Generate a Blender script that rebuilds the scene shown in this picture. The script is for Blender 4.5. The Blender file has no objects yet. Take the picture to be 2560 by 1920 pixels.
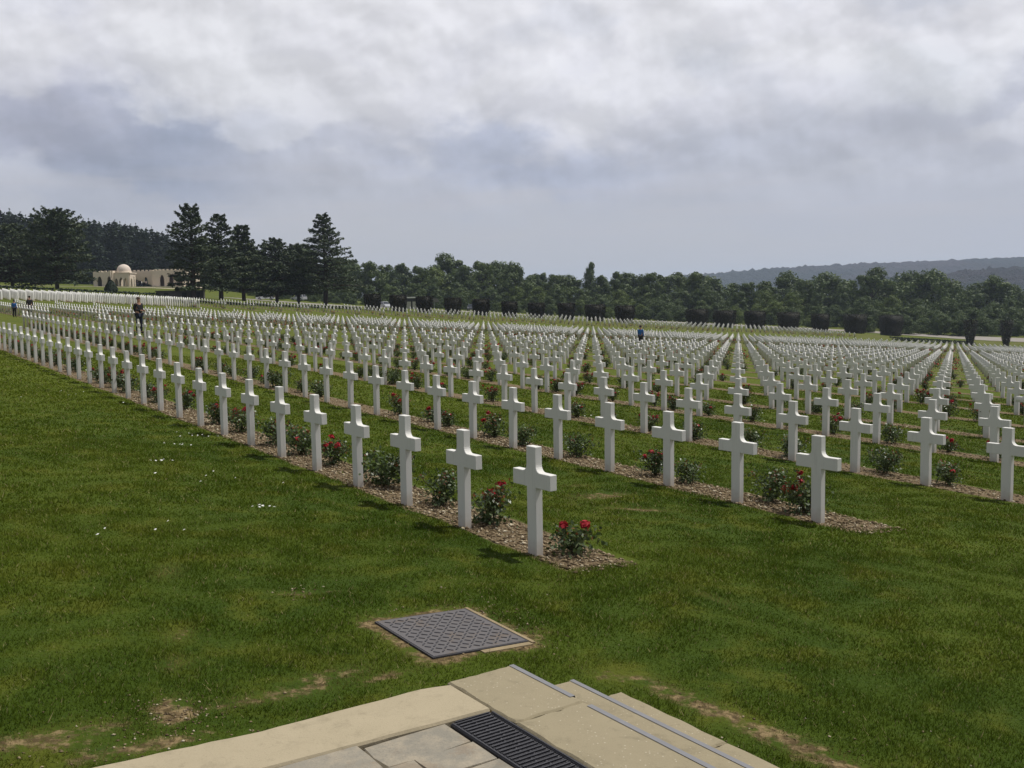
import bpy, bmesh, math, random
import numpy as np
from mathutils import Vector, Matrix
rnd = random.Random(7)
NP = np.random.RandomState(5)
S = 0.86
# ---------------------------------------------------------------- camera model (source photo is 2560 x 1920)
W, H, F = 2560.0, 1920.0, 2500.0
PITCH, ROLL, HC = 0.08539, 0.01741, 2.16976 * S
PA, PB = -0.06974, -0.01671                       # the lawn falls gently to the right
P0 = np.array([0.18796, 8.96856]) * S
U = np.array([-0.69117, 1.00596]) * S             # cross to cross along a row
V = np.array([3.26869, 2.24473]) * S              # row to row
LU, LV = float(np.hypot(*U)), float(np.hypot(*V))
un, vn = U / LU, V / LV
def ray(px, py):
    x = (px - W / 2) / F; y = -(py - H / 2) / F
    cr, sr = math.cos(ROLL), math.sin(ROLL)
    x, y = x * cr + y * sr, -x * sr + y * cr
    c, s = math.cos(PITCH), math.sin(PITCH)
    return np.array([x, c + y * s, -s + y * c])
def proj(p):
    X, Y, Z = p[0], p[1], p[2] - HC
    c, s = math.cos(PITCH), math.sin(PITCH)
    d = Y * c - Z * s; u = Y * s + Z * c
    x = X / d; y = u / d
    cr, sr = math.cos(ROLL), math.sin(ROLL)
    return W / 2 + F * (x * cr - y * sr), H / 2 - F * (x * sr + y * cr), d
def at_y(px, py, Y):
    d = ray(px, py); t = Y / d[1]
    return np.array([d[0] * t, Y, HC + d[2] * t])
def on_s(px, py, s):                              # the point seen at (px,py) standing on the line i = s of the lattice
    d = ray(px, py)
    A = np.array([[d[0], -V[0]], [d[1], -V[1]]])
    t, r = np.linalg.solve(A, P0 + s * U)
    return np.array([d[0] * t, d[1] * t, HC + d[2] * t])
def plane(x, y): return PA * x + PB * y
# ---------------------------------------------------------------- terrain
ctrl = []
def cp(p): ctrl.append((p[0], p[1], p[2] - plane(p[0], p[1])))
for s in (40, 60, 76, 88, 91.8):
    for r in (-30, -15, -5, 2, 6, 10, 15, 20, 26, 32, 40, 50, 60, 80):
        q = P0 + s * U + r * V
        ex = 0.0
        if s > 80: ex = 0.3 * max(0, min(1, (r - 27) / 20.0))
        ctrl.append((q[0], q[1], ex))
for x, y in [(0, 744), (123, 749), (289, 757), (365, 760), (569, 769), (714, 776), (844, 783), (1005, 790), (1149, 797), (1209, 801), (1397, 809.5), (1645, 820), (1775, 826), (1921, 831), (2023, 836), (2124, 841), (2400, 855), (2560, 863)]:
    cp(on_s(x, y, 103.3)); q = on_s(x, y, 103.3); q2 = q + np.append(U * 9, 0); q2[2] = q[2] + (plane(q2[0], q2[1]) - plane(q[0], q[1])) + 0.05; cp(q2)
ROAD3 = [(560, 744, 232), (640, 751, 238), (700, 753.5, 240), (860, 765.5, 238), (963, 771, 238), (1100, 778.5, 240), (1290, 788.5, 243), (1507, 799, 246), (1700, 807.5, 248), (1831, 813, 247), (2000, 821.5, 243), (2246, 834.5, 233), (2400, 842, 228), (2560, 849, 224), (2750, 858, 218)]
OLD_ROAD = [(560, 741), (696, 751), (860, 764), (911, 768), (1078, 778), (1115, 781), (1218, 784), (1290, 789), (1395, 794), (1507, 799), (1717, 808), (1831, 813), (1992, 822), (2246, 835), (2400, 843), (2560, 851)]
for x, y, Y in ROAD3:
    k = 2.6 if x < 2100 else 5.5
    cp(at_y(x, y + k, Y - 5)); cp(at_y(x, y - k, Y + 5))
for x, y in [(931, 771), (996, 774), (1062, 778), (1132, 782), (1202, 786), (1274, 789), (1341, 793), (1416, 796), (1488, 800), (1562, 805), (1742, 811), (1811, 816), (1887, 820), (1970, 822), (2050, 827), (2137, 831), (2227, 837)]: cp(on_s(x, y, 116.5))
for x, y, Y in [(0, 716, 150), (60, 717, 160), (150, 721, 152), (340, 737, 150), (480, 746, 152), (548, 750, 165), (700, 758, 172), (812, 764, 178), (340, 717.5, 278), (230, 717, 275), (450, 716, 280), (340, 715, 310), (100, 714, 270), (-100, 712, 270), (590, 742, 225), (664, 754.5, 243), (747, 752.5, 262), (963, 772, 236), (1177, 772.5, 250), (-200, 700, 360), (200, 690, 400), (700, 738, 330), (-300, 715, 200),
                (900, 762, 280), (1300, 782, 285), (1700, 801, 290), (2100, 818, 285), (2500, 838, 268), (900, 760, 330), (1300, 772, 350), (1700, 790, 370), (2100, 806, 380), (2600, 825, 380), (3000, 850, 330)]:
    cp(at_y(x, y, Y))
ctrl = np.array(ctrl)
_c = 12.0
def _phi(d2): return np.sqrt(d2 + _c * _c)
_n = len(ctrl)
_D = _phi(((ctrl[:, None, :2] - ctrl[None, :, :2]) ** 2).sum(-1)) - np.eye(_n) * 6.0
_A = np.zeros((_n + 1, _n + 1)); _A[:_n, :_n] = _D; _A[:_n, _n] = 1; _A[_n, :_n] = 1
_wt = np.linalg.solve(_A, np.append(ctrl[:, 2], 0))
def sstep(x, a, b):
    t = np.clip((x - a) / (b - a), 0, 1); return t * t * (3 - 2 * t)
def terr(X, Y):
    X = np.asarray(X, float); Y = np.asarray(Y, float); sh = X.shape
    x = X.ravel(); y = Y.ravel()
    s = ((x - P0[0]) * un[0] + (y - P0[1]) * un[1]) / LU
    d = np.zeros_like(x)
    m = s > 70
    if m.any():
        xm, ym = x[m], y[m]; out = np.zeros(len(xm))
        for k in range(0, len(xm), 4000):
            a, b = xm[k:k + 4000], ym[k:k + 4000]
            out[k:k + 4000] = _phi((a[:, None] - ctrl[None, :, 0]) ** 2 + (b[:, None] - ctrl[None, :, 1]) ** 2) @ _wt[:-1] + _wt[-1]
        d[m] = out * sstep(s[m], 78, 93)
    z = plane(x, y) + d
    # far out the land drops into a broad valley
    R = np.hypot(x, y)
    k = sstep(R, 360, 900)
    z = z * (1 - k) + (-45.0) * k
    k2 = sstep(-x, 60, 400) * sstep(R, 200, 500)
    return z.reshape(sh)
def tz(x, y): return float(terr(np.array([x]), np.array([y]))[0])
def lat(i, r): return P0 + i * U + r * V

# ---------------------------------------------------------------- scene, objects, materials helpers
sc = bpy.context.scene
C = sc.collection
def prop(o, label=None, cat=None, group=None, kind=None):
    if label: o['label'] = label
    if cat: o['category'] = cat
    if group: o['group'] = group
    if kind: o['kind'] = kind
    return o
def empty(name, loc, rz=0, label=None, cat=None, group=None):
    o = bpy.data.objects.new(name, None); C.objects.link(o)
    o.empty_display_size = 0.2
    o.location = loc; o.rotation_euler = (0, 0, rz)
    return prop(o, label, cat, group)
def link(name, me, parent=None, loc=(0, 0, 0), rz=0):
    o = bpy.data.objects.new(name, me); C.objects.link(o)
    o.location = loc; o.rotation_euler = (0, 0, rz)
    if parent is not None: o.parent = parent
    return o
def copy_tree(o, parent=None):
    c = o.copy(); C.objects.link(c); c.parent = parent
    for ch in o.children: copy_tree(ch, c)
    return c
class MB:
    def __init__(s): s.v = []; s.f = []; s.mi = []; s.m = 0
    def add(s, vs, fs):
        b = len(s.v); s.v += [tuple(p) for p in vs]
        for f in fs: s.f.append(tuple(b + k for k in f)); s.mi.append(s.m)
    def box(s, x0, x1, y0, y1, z0, z1, top=None):
        vs = [(x0, y0, z0), (x1, y0, z0), (x1, y1, z0), (x0, y1, z0), (x0, y0, z1), (x1, y0, z1), (x1, y1, z1), (x0, y1, z1)]
        s.add(vs, [(3, 2, 1, 0), (4, 5, 6, 7), (0, 1, 5, 4), (1, 2, 6, 5), (2, 3, 7, 6), (3, 0, 4, 7)])
    def tube(s, pts, rad, n=6, cap=True):
        pts = [Vector(p) for p in pts]; vs = []; fs = []
        for k, p in enumerate(pts):
            d = (pts[min(k + 1, len(pts) - 1)] - pts[max(k - 1, 0)]).normalized()
            a = d.orthogonal().normalized() if abs(d.z) > .99 else Vector((-d.y, d.x, 0)).normalized()
            b = d.cross(a)
            for j in range(n):
                t = 2 * math.pi * j / n
                vs.append(p + (a * math.cos(t) + b * math.sin(t)) * rad[k])
        for k in range(len(pts) - 1):
            for j in range(n):
                fs.append((k * n + j, k * n + (j + 1) % n, (k + 1) * n + (j + 1) % n, (k + 1) * n + j))
        if cap:
            fs.append(tuple(reversed(range(n)))); fs.append(tuple(range((len(pts) - 1) * n, len(pts) * n)))
        s.add(vs, fs)
    def ball(s, c, r, seg=10, ring=7, sq=(1, 1, 1)):
        vs = [(c[0], c[1], c[2] - r * sq[2])]; fs = []
        for i in range(1, ring):
            ph = -math.pi / 2 + math.pi * i / ring
            for j in range(seg):
                t = 2 * math.pi * j / seg
                vs.append((c[0] + r * sq[0] * math.cos(ph) * math.cos(t), c[1] + r * sq[1] * math.cos(ph) * math.sin(t), c[2] + r * sq[2] * math.sin(ph)))
        vs.append((c[0], c[1], c[2] + r * sq[2])); L = len(vs) - 1
        for j in range(seg):
            fs.append((0, 1 + (j + 1) % seg, 1 + j))
            for i in range(ring - 2):
                a = 1 + i * seg
                fs.append((a + j, a + (j + 1) % seg, a + seg + (j + 1) % seg, a + seg + j))
            a = 1 + (ring - 2) * seg
            fs.append((a + j, a + (j + 1) % seg, L))
        s.add(vs, fs)
    def prism(s, poly, z0, z1, ax='z'):
        n = len(poly)
        def P(p, h):
            if ax == 'z': return (p[0], p[1], h)
            if ax == 'y': return (p[0], h, p[1])
            return (h, p[0], p[1])
        vs = [P(p, z0) for p in poly] + [P(p, z1) for p in poly]
        s.add(vs, [tuple(range(n)), tuple(reversed(range(n, 2 * n)))] + [(k, n + k, n + (k + 1) % n, (k + 1) % n) for k in range(n)])
    def mesh(s, name, mats, smooth=False):
        me = bpy.data.meshes.new(name); me.from_pydata(s.v, [], s.f)
        for m in (mats if isinstance(mats, (list, tuple)) else [mats]): me.materials.append(m)
        if any(s.mi): me.polygons.foreach_set('material_index', s.mi)
        bm = bmesh.new(); bm.from_mesh(me); bmesh.ops.recalc_face_normals(bm, faces=bm.faces); bm.to_mesh(me); bm.free()
        if smooth: me.polygons.foreach_set('use_smooth', [True] * len(me.polygons))
        me.update(); return me
    def obj(s, name, mats, parent=None, loc=(0, 0, 0), rz=0, smooth=False):
        return link(name, s.mesh(name, mats, smooth), parent, loc, rz)
def np_mesh(name, verts, faces_k, mats, mi=None, attrs=None):
    """verts (n,3); faces as (m,k) index array, k = 3 or 4"""
    me = bpy.data.meshes.new(name)
    n, (m, k) = len(verts), faces_k.shape
    me.vertices.add(n); me.vertices.foreach_set('co', np.ascontiguousarray(verts, np.float32).ravel())
    me.loops.add(m * k); me.loops.foreach_set('vertex_index', np.ascontiguousarray(faces_k, np.int32).ravel())
    me.polygons.add(m); me.polygons.foreach_set('loop_start', np.arange(0, m * k, k, dtype=np.int32))
    try: me.polygons.foreach_set('loop_total', np.full(m, k, np.int32))
    except Exception: pass
    for x in (mats if isinstance(mats, (list, tuple)) else [mats]): me.materials.append(x)
    if mi is not None: me.polygons.foreach_set('material_index', np.asarray(mi, np.int32))
    me.update(calc_edges=True)
    for a, val in (attrs or {}).items():
        t = me.attributes.new(a, 'FLOAT', 'POINT'); t.data.foreach_set('value', np.asarray(val, np.float32))
    return me
def quads(cent, nrm, sx, sy, rs=NP):
    """leaf quads round centres with given normals; returns verts, faces"""
    n = len(cent)
    nrm = nrm / (np.linalg.norm(nrm, axis=1, keepdims=True) + 1e-9)
    t = rs.normal(size=(n, 3)); t -= (t * nrm).sum(1, keepdims=True) * nrm
    t /= (np.linalg.norm(t, axis=1, keepdims=True) + 1e-9)
    b = np.cross(nrm, t)
    sx = np.broadcast_to(sx, (n,))[:, None]; sy = np.broadcast_to(sy, (n,))[:, None]
    v = np.stack([cent - t * sx, cent - b * sy + nrm * sx * .15, cent + t * sx, cent + b * sy + nrm * sx * .15], 1).reshape(-1, 3)
    return v, np.arange(4 * n).reshape(n, 4)

# ---- node material helpers
class NT:
    def __init__(s, name):
        s.m = bpy.data.materials.new(name); s.m.use_nodes = True; s.t = s.m.node_tree
        s.b = s.t.nodes['Principled BSDF']; s.o = s.t.nodes['Material Output']
    def n(s, typ, **kw):
        q = s.t.nodes.new(typ)
        for k, v in kw.items(): setattr(q, k, v)
        return q
    def l(s, a, b): s.t.links.new(a, b)
    def setv(s, sock, v):
        if isinstance(v, (int, float)): sock.default_value = v
        elif isinstance(v, (tuple, list)): sock.default_value = v if len(v) == len(sock.default_value) else (*v, 1)
        else: s.l(v, sock)
    def math(s, op, a, b=None, c=None, clamp=False):
        q = s.n('ShaderNodeMath', operation=op, use_clamp=clamp); s.setv(q.inputs[0], a)
        if b is not None: s.setv(q.inputs[1], b)
        if c is not None: s.setv(q.inputs[2], c)
        return q.outputs[0]
    def step(s, x, a, b, lo=0.0, hi=1.0):
        q = s.n('ShaderNodeMapRange', interpolation_type='SMOOTHSTEP'); s.setv(q.inputs[0], x)
        for k, v in zip((1, 2, 3, 4), (a, b, lo, hi)): s.setv(q.inputs[k], v)
        return q.outputs[0]
    def noise(s, sc_, det=4, rough=.55, vec=None, dist=0.0, out=0):
        q = s.n('ShaderNodeTexNoise'); q.inputs['Scale'].default_value = sc_; q.inputs['Detail'].default_value = det
        q.inputs['Roughness'].default_value = rough; q.inputs['Distortion'].default_value = dist
        if vec is not None: s.l(vec, q.inputs['Vector'])
        return q.outputs[out]
    def mix(s, f, a, b, typ='MIX'):
        q = s.n('ShaderNodeMix', data_type='RGBA', blend_type=typ)
        s.setv(q.inputs[0], f); s.setv(q.inputs[6], a); s.setv(q.inputs[7], b); return q.outputs[2]
    def ramp(s, f, stops):
        q = s.n('ShaderNodeValToRGB'); s.setv(q.inputs[0], f); e = q.color_ramp.elements
        while len(e) < len(stops): e.new(.5)
        for k, (p, c) in enumerate(stops): e[k].position = p; e[k].color = (*c, 1) if len(c) == 3 else c
        return q.outputs[0]
    def pos(s): return s.n('ShaderNodeNewGeometry').outputs['Position']
    def obj(s): return s.n('ShaderNodeTexCoord').outputs['Object']
    def bump(s, h, st=.3, d=.02):
        q = s.n('ShaderNodeBump'); q.inputs['Strength'].default_value = st; q.inputs['Distance'].default_value = d
        s.l(h, q.inputs['Height']); s.l(q.outputs[0], s.b.inputs['Normal'])
    def col(s, c, rough=.8, spec=.3):
        s.setv(s.b.inputs['Base Color'], c); s.setv(s.b.inputs['Roughness'], rough); s.b.inputs['Specular IOR Level'].default_value = spec
        return s.m
def plain(name, c, rough=.7, spec=.3, var=.15, scale=3.0, bump=0, metal=0):
    t = NT(name); nz = t.noise(scale, 5, vec=t.obj())
    k = t.step(nz, .3, .7, 1 - var, 1 + var)
    t.col(t.mix(1.0, c, t.n('ShaderNodeCombineColor').outputs[0], 'MIX') if False else t.mix(nz, tuple(x * (1 - var) for x in c), tuple(min(1, x * (1 + var)) for x in c)), rough, spec)
    t.b.inputs['Metallic'].default_value = metal
    if bump: t.bump(t.noise(scale * 8, 6, vec=t.obj()), bump, .01)
    return t.m
def leafmat(name, dark, light, accent=None, rough=.55, big=.35, trans=.25, spec=.3):
    t = NT(name)
    isl = t.n('ShaderNodeNewGeometry').outputs['Random Per Island']
    nz = t.noise(big, 3, vec=t.pos())
    oi = t.n('ShaderNodeObjectInfo').outputs['Random']
    f = t.math('ADD', t.math('MULTIPLY', isl, .45), t.math('MULTIPLY', t.step(nz, .3, .7), .4))
    f = t.math('ADD', f, t.math('MULTIPLY', oi, .25), clamp=True)
    c = t.mix(f, dark, light)
    if accent: c = t.mix(t.step(isl, .86, .9), c, accent)
    t.col(c, rough, spec)
    tr = t.n('ShaderNodeBsdfTranslucent'); t.l(c, tr.inputs[0])
    mx = t.n('ShaderNodeMixShader'); mx.inputs[0].default_value = trans
    t.l(t.b.outputs[0], mx.inputs[1]); t.l(tr.outputs[0], mx.inputs[2]); t.l(mx.outputs[0], t.o.inputs[0])
    return t.m

# lattice coordinates inside a shader
def lattice_nodes(t):
    q = t.n('ShaderNodeSeparateXYZ'); t.l(t.pos(), q.inputs[0]); X, Y = q.outputs[0], q.outputs[1]
    dx, dy = t.math('SUBTRACT', X, float(P0[0])), t.math('SUBTRACT', Y, float(P0[1]))
    s = t.math('ADD', t.math('MULTIPLY', dx, float(un[0])), t.math('MULTIPLY', dy, float(un[1])))
    v = t.math('ADD', t.math('MULTIPLY', dx, float(vn[0])), t.math('MULTIPLY', dy, float(vn[1])))
    return X, Y, s, v
BED0, BED1 = -0.08, 0.56
BLOCKS = [(-0.50, 44.6 * LU), (56.4 * LU, 91.5 * LU), (102.8 * LU, 113 * LU)]
def grass_colour(t, lo=1.0):
    """patchy lawn colour; returns colour socket, uses the world position so soil, blades and far lawn agree"""
    P = t.pos()
    n1 = t.noise(.35, 4, .6, P); n2 = t.noise(2.2, 4, .6, P); n3 = t.noise(14, 3, .6, P)
    c = t.mix(t.step(n1, .35, .65), (.034 * lo, .060 * lo, .005 * lo), (.062 * lo, .088 * lo, .008 * lo))
    c = t.mix(t.step(n2, .45, .72), c, (.080 * lo, .094 * lo, .010 * lo))
    c = t.mix(t.math('MULTIPLY', t.step(n3, .5, .8), .35), c, (.018 * lo, .036 * lo, .008 * lo))
    X_, Y_, s_, v_ = lattice_nodes(t)
    c = t.mix(t.math('MULTIPLY', t.step(s_, 2, 22), .55), c, (.104 * lo, .130 * lo, .012 * lo))  # lighter with distance along the rows: a viewing effect put into the colour
    return c
def bed_mask(t):
    X, Y, s, v = lattice_nodes(t)
    P = t.pos()
    wob = t.math('MULTIPLY', t.math('SUBTRACT', t.noise(1.3, 4, .6, P), .5), .28)
    vv = t.math('ADD', v, wob)
    ff = t.math('FRACT', t.math('DIVIDE', t.math('ADD', vv, 0.6), LV))
    tt = t.math('SUBTRACT', t.math('MULTIPLY', ff, LV), 0.6)
    a = t.step(tt, BED0 - .03, BED0 + .03); b = t.step(tt, BED1 - .04, BED1 + .04, 1, 0)
    m = t.math('MULTIPLY', a, b)
    m = t.math('MULTIPLY', m, t.step(v, -.6, -.5))
    tot = None
    for s0, s1 in BLOCKS:
        k = t.math('MULTIPLY', t.step(s, s0 - .1, s0 + .1), t.step(s, s1 - .1, s1 + .1, 1, 0))
        tot = k if tot is None else t.math('ADD', tot, k, clamp=True)
    return t.math('MULTIPLY', m, tot), s, v

def ground_material():
    t = NT('lawn_and_beds')
    m, s, v = bed_mask(t)
    P = t.pos()
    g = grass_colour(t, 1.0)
    # seen from afar the blades merge; the brighter look is put into the colour
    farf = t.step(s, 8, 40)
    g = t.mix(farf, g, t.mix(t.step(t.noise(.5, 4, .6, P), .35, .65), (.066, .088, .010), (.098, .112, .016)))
    # worn, dry and bare places
    at = t.n('ShaderNodeAttribute', attribute_name='dry').outputs['Fac']
    dm = t.math('ADD', at, t.math('MULTIPLY', t.math('SUBTRACT', t.noise(7.5, 6, .75, P), .5), 1.9))
    dry = t.step(dm, .45, .80)
    straw = t.mix(t.step(t.noise(22, 4, .6, P), .4, .65), (.085, .060, .028), (.24, .175, .09))
    g = t.mix(dry, g, straw)
    vor = t.n('ShaderNodeTexVoronoi'); vor.inputs['Scale'].default_value = 34; t.l(P, vor.inputs['Vector'])
    vc = vor.outputs['Color']; vd = vor.outputs['Distance']
    sep = t.n('ShaderNodeSeparateColor'); t.l(vc, sep.inputs[0])
    peb = t.step(sep.outputs[0], .45, .8)
    soil = t.mix(t.noise(6, 5, .65, P), (.085, .060, .034), (.19, .140, .082))
    soil = t.mix(t.math('MULTIPLY', peb, t.step(vd, .2, .45, 1, 0)), soil, (.33, .26, .165))
    c = t.mix(m, g, soil)
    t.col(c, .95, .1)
    h = t.math('ADD', t.math('MULTIPLY', t.noise(60, 5, .7, P), .6), t.math('MULTIPLY', vd, -.5))
    t.bump(h, .7, .03)
    return t.m

def dryness(x, y):
    """worn places of the lawn: near steps, kerb, round the access cover, some scuffs between the first rows"""
    d = np.zeros_like(x)
    for px, py, r1, r2, ang, a in DRY:
        q = ray(px, py); t_ = -HC / (q[2] - PA * q[0] - PB * q[1]); cx, cy = q[0] * t_, q[1] * t_
        ca, sa = math.cos(ang), math.sin(ang)
        dx, dy = x - cx, y - cy
        e = ((dx * ca + dy * sa) / r1) ** 2 + ((-dx * sa + dy * ca) / r2) ** 2
        d = np.maximum(d, a * np.exp(-e))
    # ring round the cover
    du = (x - P0[0]) * un[0] + (y - P0[1]) * un[1] - CV[0]; dv = (x - P0[0]) * vn[0] + (y - P0[1]) * vn[1] - CV[1]
    q = np.maximum(np.abs(du) - CV[2], np.abs(dv) - CV[3])
    d = np.maximum(d, (.92 + .16 * np.sin(x * 17 + 2 * np.sin(y * 13))) * np.exp(-(np.maximum(q, 0) / (.11 + .04 * np.sin(x * 9 + y * 7))) ** 2))
    return d
CV = (-1.365, -1.60, .345, .315)                  # access cover: centre along the row / across, half sizes
AU = math.atan2(un[1], un[0]); AV = math.atan2(vn[1], vn[0])
DRY = [(1500, 1240, .55, .18, AV, .75), (1600, 1275, .5, .12, AV - .6, .75), (1440, 1215, .3, .12, AV, .6), (760, 1483, .22, .05, .3, 1.0),
       (1440, 1262, .25, .12, AU, .45), (2080, 1165, .5, .2, AU, .55), (1790, 1500, .3, .08, AU, .6), (2120, 1230, .4, .15, AV, .5),
       (1560, 1690, .25, .10, 0, .75), (1700, 1745, .5, .10, AU, .85), (1840, 1800, .5, .12, AU, .85), (1950, 1850, .5, .12, AU, .85), (2080, 1900, .5, .12, AU, .85),
       (430, 1780, .10, .22, .2, 1.0), (350, 1870, .35, .12, AV, .8), (120, 1850, .4, .15, AV, .8), (700, 1740, .45, .10, AV, .74), (830, 1690, .3, .1, AV, .70), (970, 1690, .25, .06, AV, .75),
       (450, 1590, .12, .2, 0, .6), (420, 1430, .15, .3, .2, .55), (440, 1660, .12, .15, 0, .6), (160, 1690, .08, .08, 0, .5), (1290, 1590, .15, .3, AU, .7)]
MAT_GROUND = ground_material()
# ---------------------------------------------------------------- ground sheet
def axis(parts):
    out = []
    for a, b, st in parts: out += list(np.arange(a, b, st))
    return np.array(out)
gx = axis([(-6000, -1500, 900), (-1500, -500, 160), (-500, -200, 20), (-200, -100, 4), (-100, -60, 2), (-60, -8, .9), (-8, 9, .11), (9, 60, .9), (60, 150, 2.5), (150, 260, 4), (260, 500, 16), (500, 1500, 160), (1500, 6001, 900)])
gy = axis([(-60, -4, 4), (-4, 2, .5), (2, 14, .11), (14, 60, .7), (60, 290, 1.8), (290, 330, 5), (330, 600, 20), (600, 1500, 150), (1500, 6001, 900)])
GX, GY = np.meshgrid(gx, gy); GZ = terr(GX, GY)
gv = np.stack([GX.ravel(), GY.ravel(), GZ.ravel()], 1)
nx, ny = len(gx), len(gy)
ii = (np.arange(ny - 1)[:, None] * nx + np.arange(nx - 1)[None, :]).ravel()
# local frame of the terrace: corner of the top slab
ZT = 0.30
TC = np.array([-.0175, 4.176])
def L(p, q, z=0.0): w = TC + un * p + vn * q; return (float(w[0]), float(w[1]), z)
du_ = (gv[:, 0] - TC[0]) * un[0] + (gv[:, 1] - TC[1]) * un[1]; dv_ = (gv[:, 0] - TC[0]) * vn[0] + (gv[:, 1] - TC[1]) * vn[1]
under = (du_ < -.12) & (dv_ < .5)                 # keep the lawn sheet below the terrace foundations
gv[under, 2] -= .12
undc = (np.abs((gv[:, 0] - P0[0]) * un[0] + (gv[:, 1] - P0[1]) * un[1] - CV[0]) < CV[2] - .13) & (np.abs((gv[:, 0] - P0[0]) * vn[0] + (gv[:, 1] - P0[1]) * vn[1] - CV[1]) < CV[3] - .13)
gv[undc, 2] -= .06
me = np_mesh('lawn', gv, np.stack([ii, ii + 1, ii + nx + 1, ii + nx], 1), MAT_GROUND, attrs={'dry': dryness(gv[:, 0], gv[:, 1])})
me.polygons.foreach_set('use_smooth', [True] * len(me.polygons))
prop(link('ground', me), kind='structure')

# ---------------------------------------------------------------- grass blades
def wob(x, y): return .14 * (np.sin(x * 2.1 + y * 1.3) + np.sin(x * -1.7 + y * 3.1 + 1)) * .5
def blade_field():
    rs = np.random.RandomState(11)
    V_, F_, A_ = [], [], []
    base = 0
    for (y0, y1, dens, hh, ww) in [(2.6, 5.5, 9000, .029, .0028), (5.5, 8.5, 6200, .031, .0040), (8.5, 13, 2700, .033, .0062), (13, 20, 1000, .036, .010), (20, 32, 330, .040, .018)]:
        n = int((y1 - y0) * 2 * .62 * y1 * dens)
        y = rs.uniform(y0, y1, n); x = rs.uniform(-.62 * y1, .62 * y1, n)
        k = np.abs(x) < .56 * y + .3; x, y = x[k], y[k]
        s = (x - P0[0]) * un[0] + (y - P0[1]) * un[1]; v = (x - P0[0]) * vn[0] + (y - P0[1]) * vn[1]
        vv = v + wob(x, y) * .5
        tt = (vv + .6) % LV - .6
        bed = (tt > BED0 - .01) & (tt < BED1 + .03) & (v > -.5) & (s > BLOCKS[0][0]) & (s < BLOCKS[0][1])
        stray = rs.rand(len(x)) < .03
        d = dryness(x, y)
        a = (x - TC[0]) * un[0] + (y - TC[1]) * un[1]; b = (x - TC[0]) * vn[0] + (y - TC[1]) * vn[1]
        terrace = ((a < .03) & (b < .02)) | ((a < .02) & (b < .63))
        cov = (np.abs(s - CV[0]) < CV[2] + .02) & (np.abs(v - CV[1]) < CV[3] + .03)
        keep = ((~bed) | stray) & (rs.rand(len(x)) > np.clip(d * 1.5 - .35, 0, .93)) & ~terrace & ~cov
        x, y, d = x[keep], y[keep], d[keep]; n = len(x)
        clump = .75 + .35 * np.sin(x * 5.3 + np.sin(y * 4.1) * 2) * np.sin(y * 6.1 + np.sin(x * 3.7) * 2)
        h_ = hh * clump * rs.uniform(.55, 1.25, n) * (1 - .4 * np.clip(d, 0, 1))
        tall = rs.rand(n) < .004; h_[tall] *= 1.8
        z = plane(x, y) - .004
        th = rs.uniform(0, 2 * math.pi, n); lean = rs.uniform(.2, 1.3, n) * h_
        ph = th + rs.uniform(-1.2, 1.2, n) + math.pi / 2
        w = ww * rs.uniform(.7, 1.3, n)
        p0 = np.stack([x - np.cos(th) * w, y - np.sin(th) * w, z], 1)
        p1 = np.stack([x + np.cos(th) * w, y + np.sin(th) * w, z], 1)
        p2 = np.stack([x + np.cos(ph) * lean, y + np.sin(ph) * lean, z + h_], 1)
        V_.append(np.stack([p0, p1, p2], 1).reshape(-1, 3)); F_.append(np.arange(3 * n).reshape(n, 3) + base); A_.append(np.repeat(d, 3)); base += 3 * n
    t = NT('grass_blade')
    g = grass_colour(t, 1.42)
    isl = t.n('ShaderNodeNewGeometry').outputs['Random Per Island']
    at = t.n('ShaderNodeAttribute', attribute_name='dry').outputs['Fac']
    c = t.mix(t.math('MULTIPLY', isl, .55), g, (.058, .080, .008))
    c = t.mix(t.step(isl, .955, .965), c, (.27, .24, .11))
    c = t.mix(t.math('MULTIPLY', t.step(at, .15, .8), .8), c, (.22, .18, .07))
    t.col(c, .8, .04)
    tr = t.n('ShaderNodeBsdfTranslucent'); t.l(c, tr.inputs[0]); mx = t.n('ShaderNodeMixShader'); mx.inputs[0].default_value = .35
    t.l(t.b.outputs[0], mx.inputs[1]); t.l(tr.outputs[0], mx.inputs[2]); t.l(mx.outputs[0], t.o.inputs[0])
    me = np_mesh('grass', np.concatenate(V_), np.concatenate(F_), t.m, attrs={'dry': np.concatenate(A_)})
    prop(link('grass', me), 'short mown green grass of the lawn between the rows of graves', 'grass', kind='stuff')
blade_field()

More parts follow.
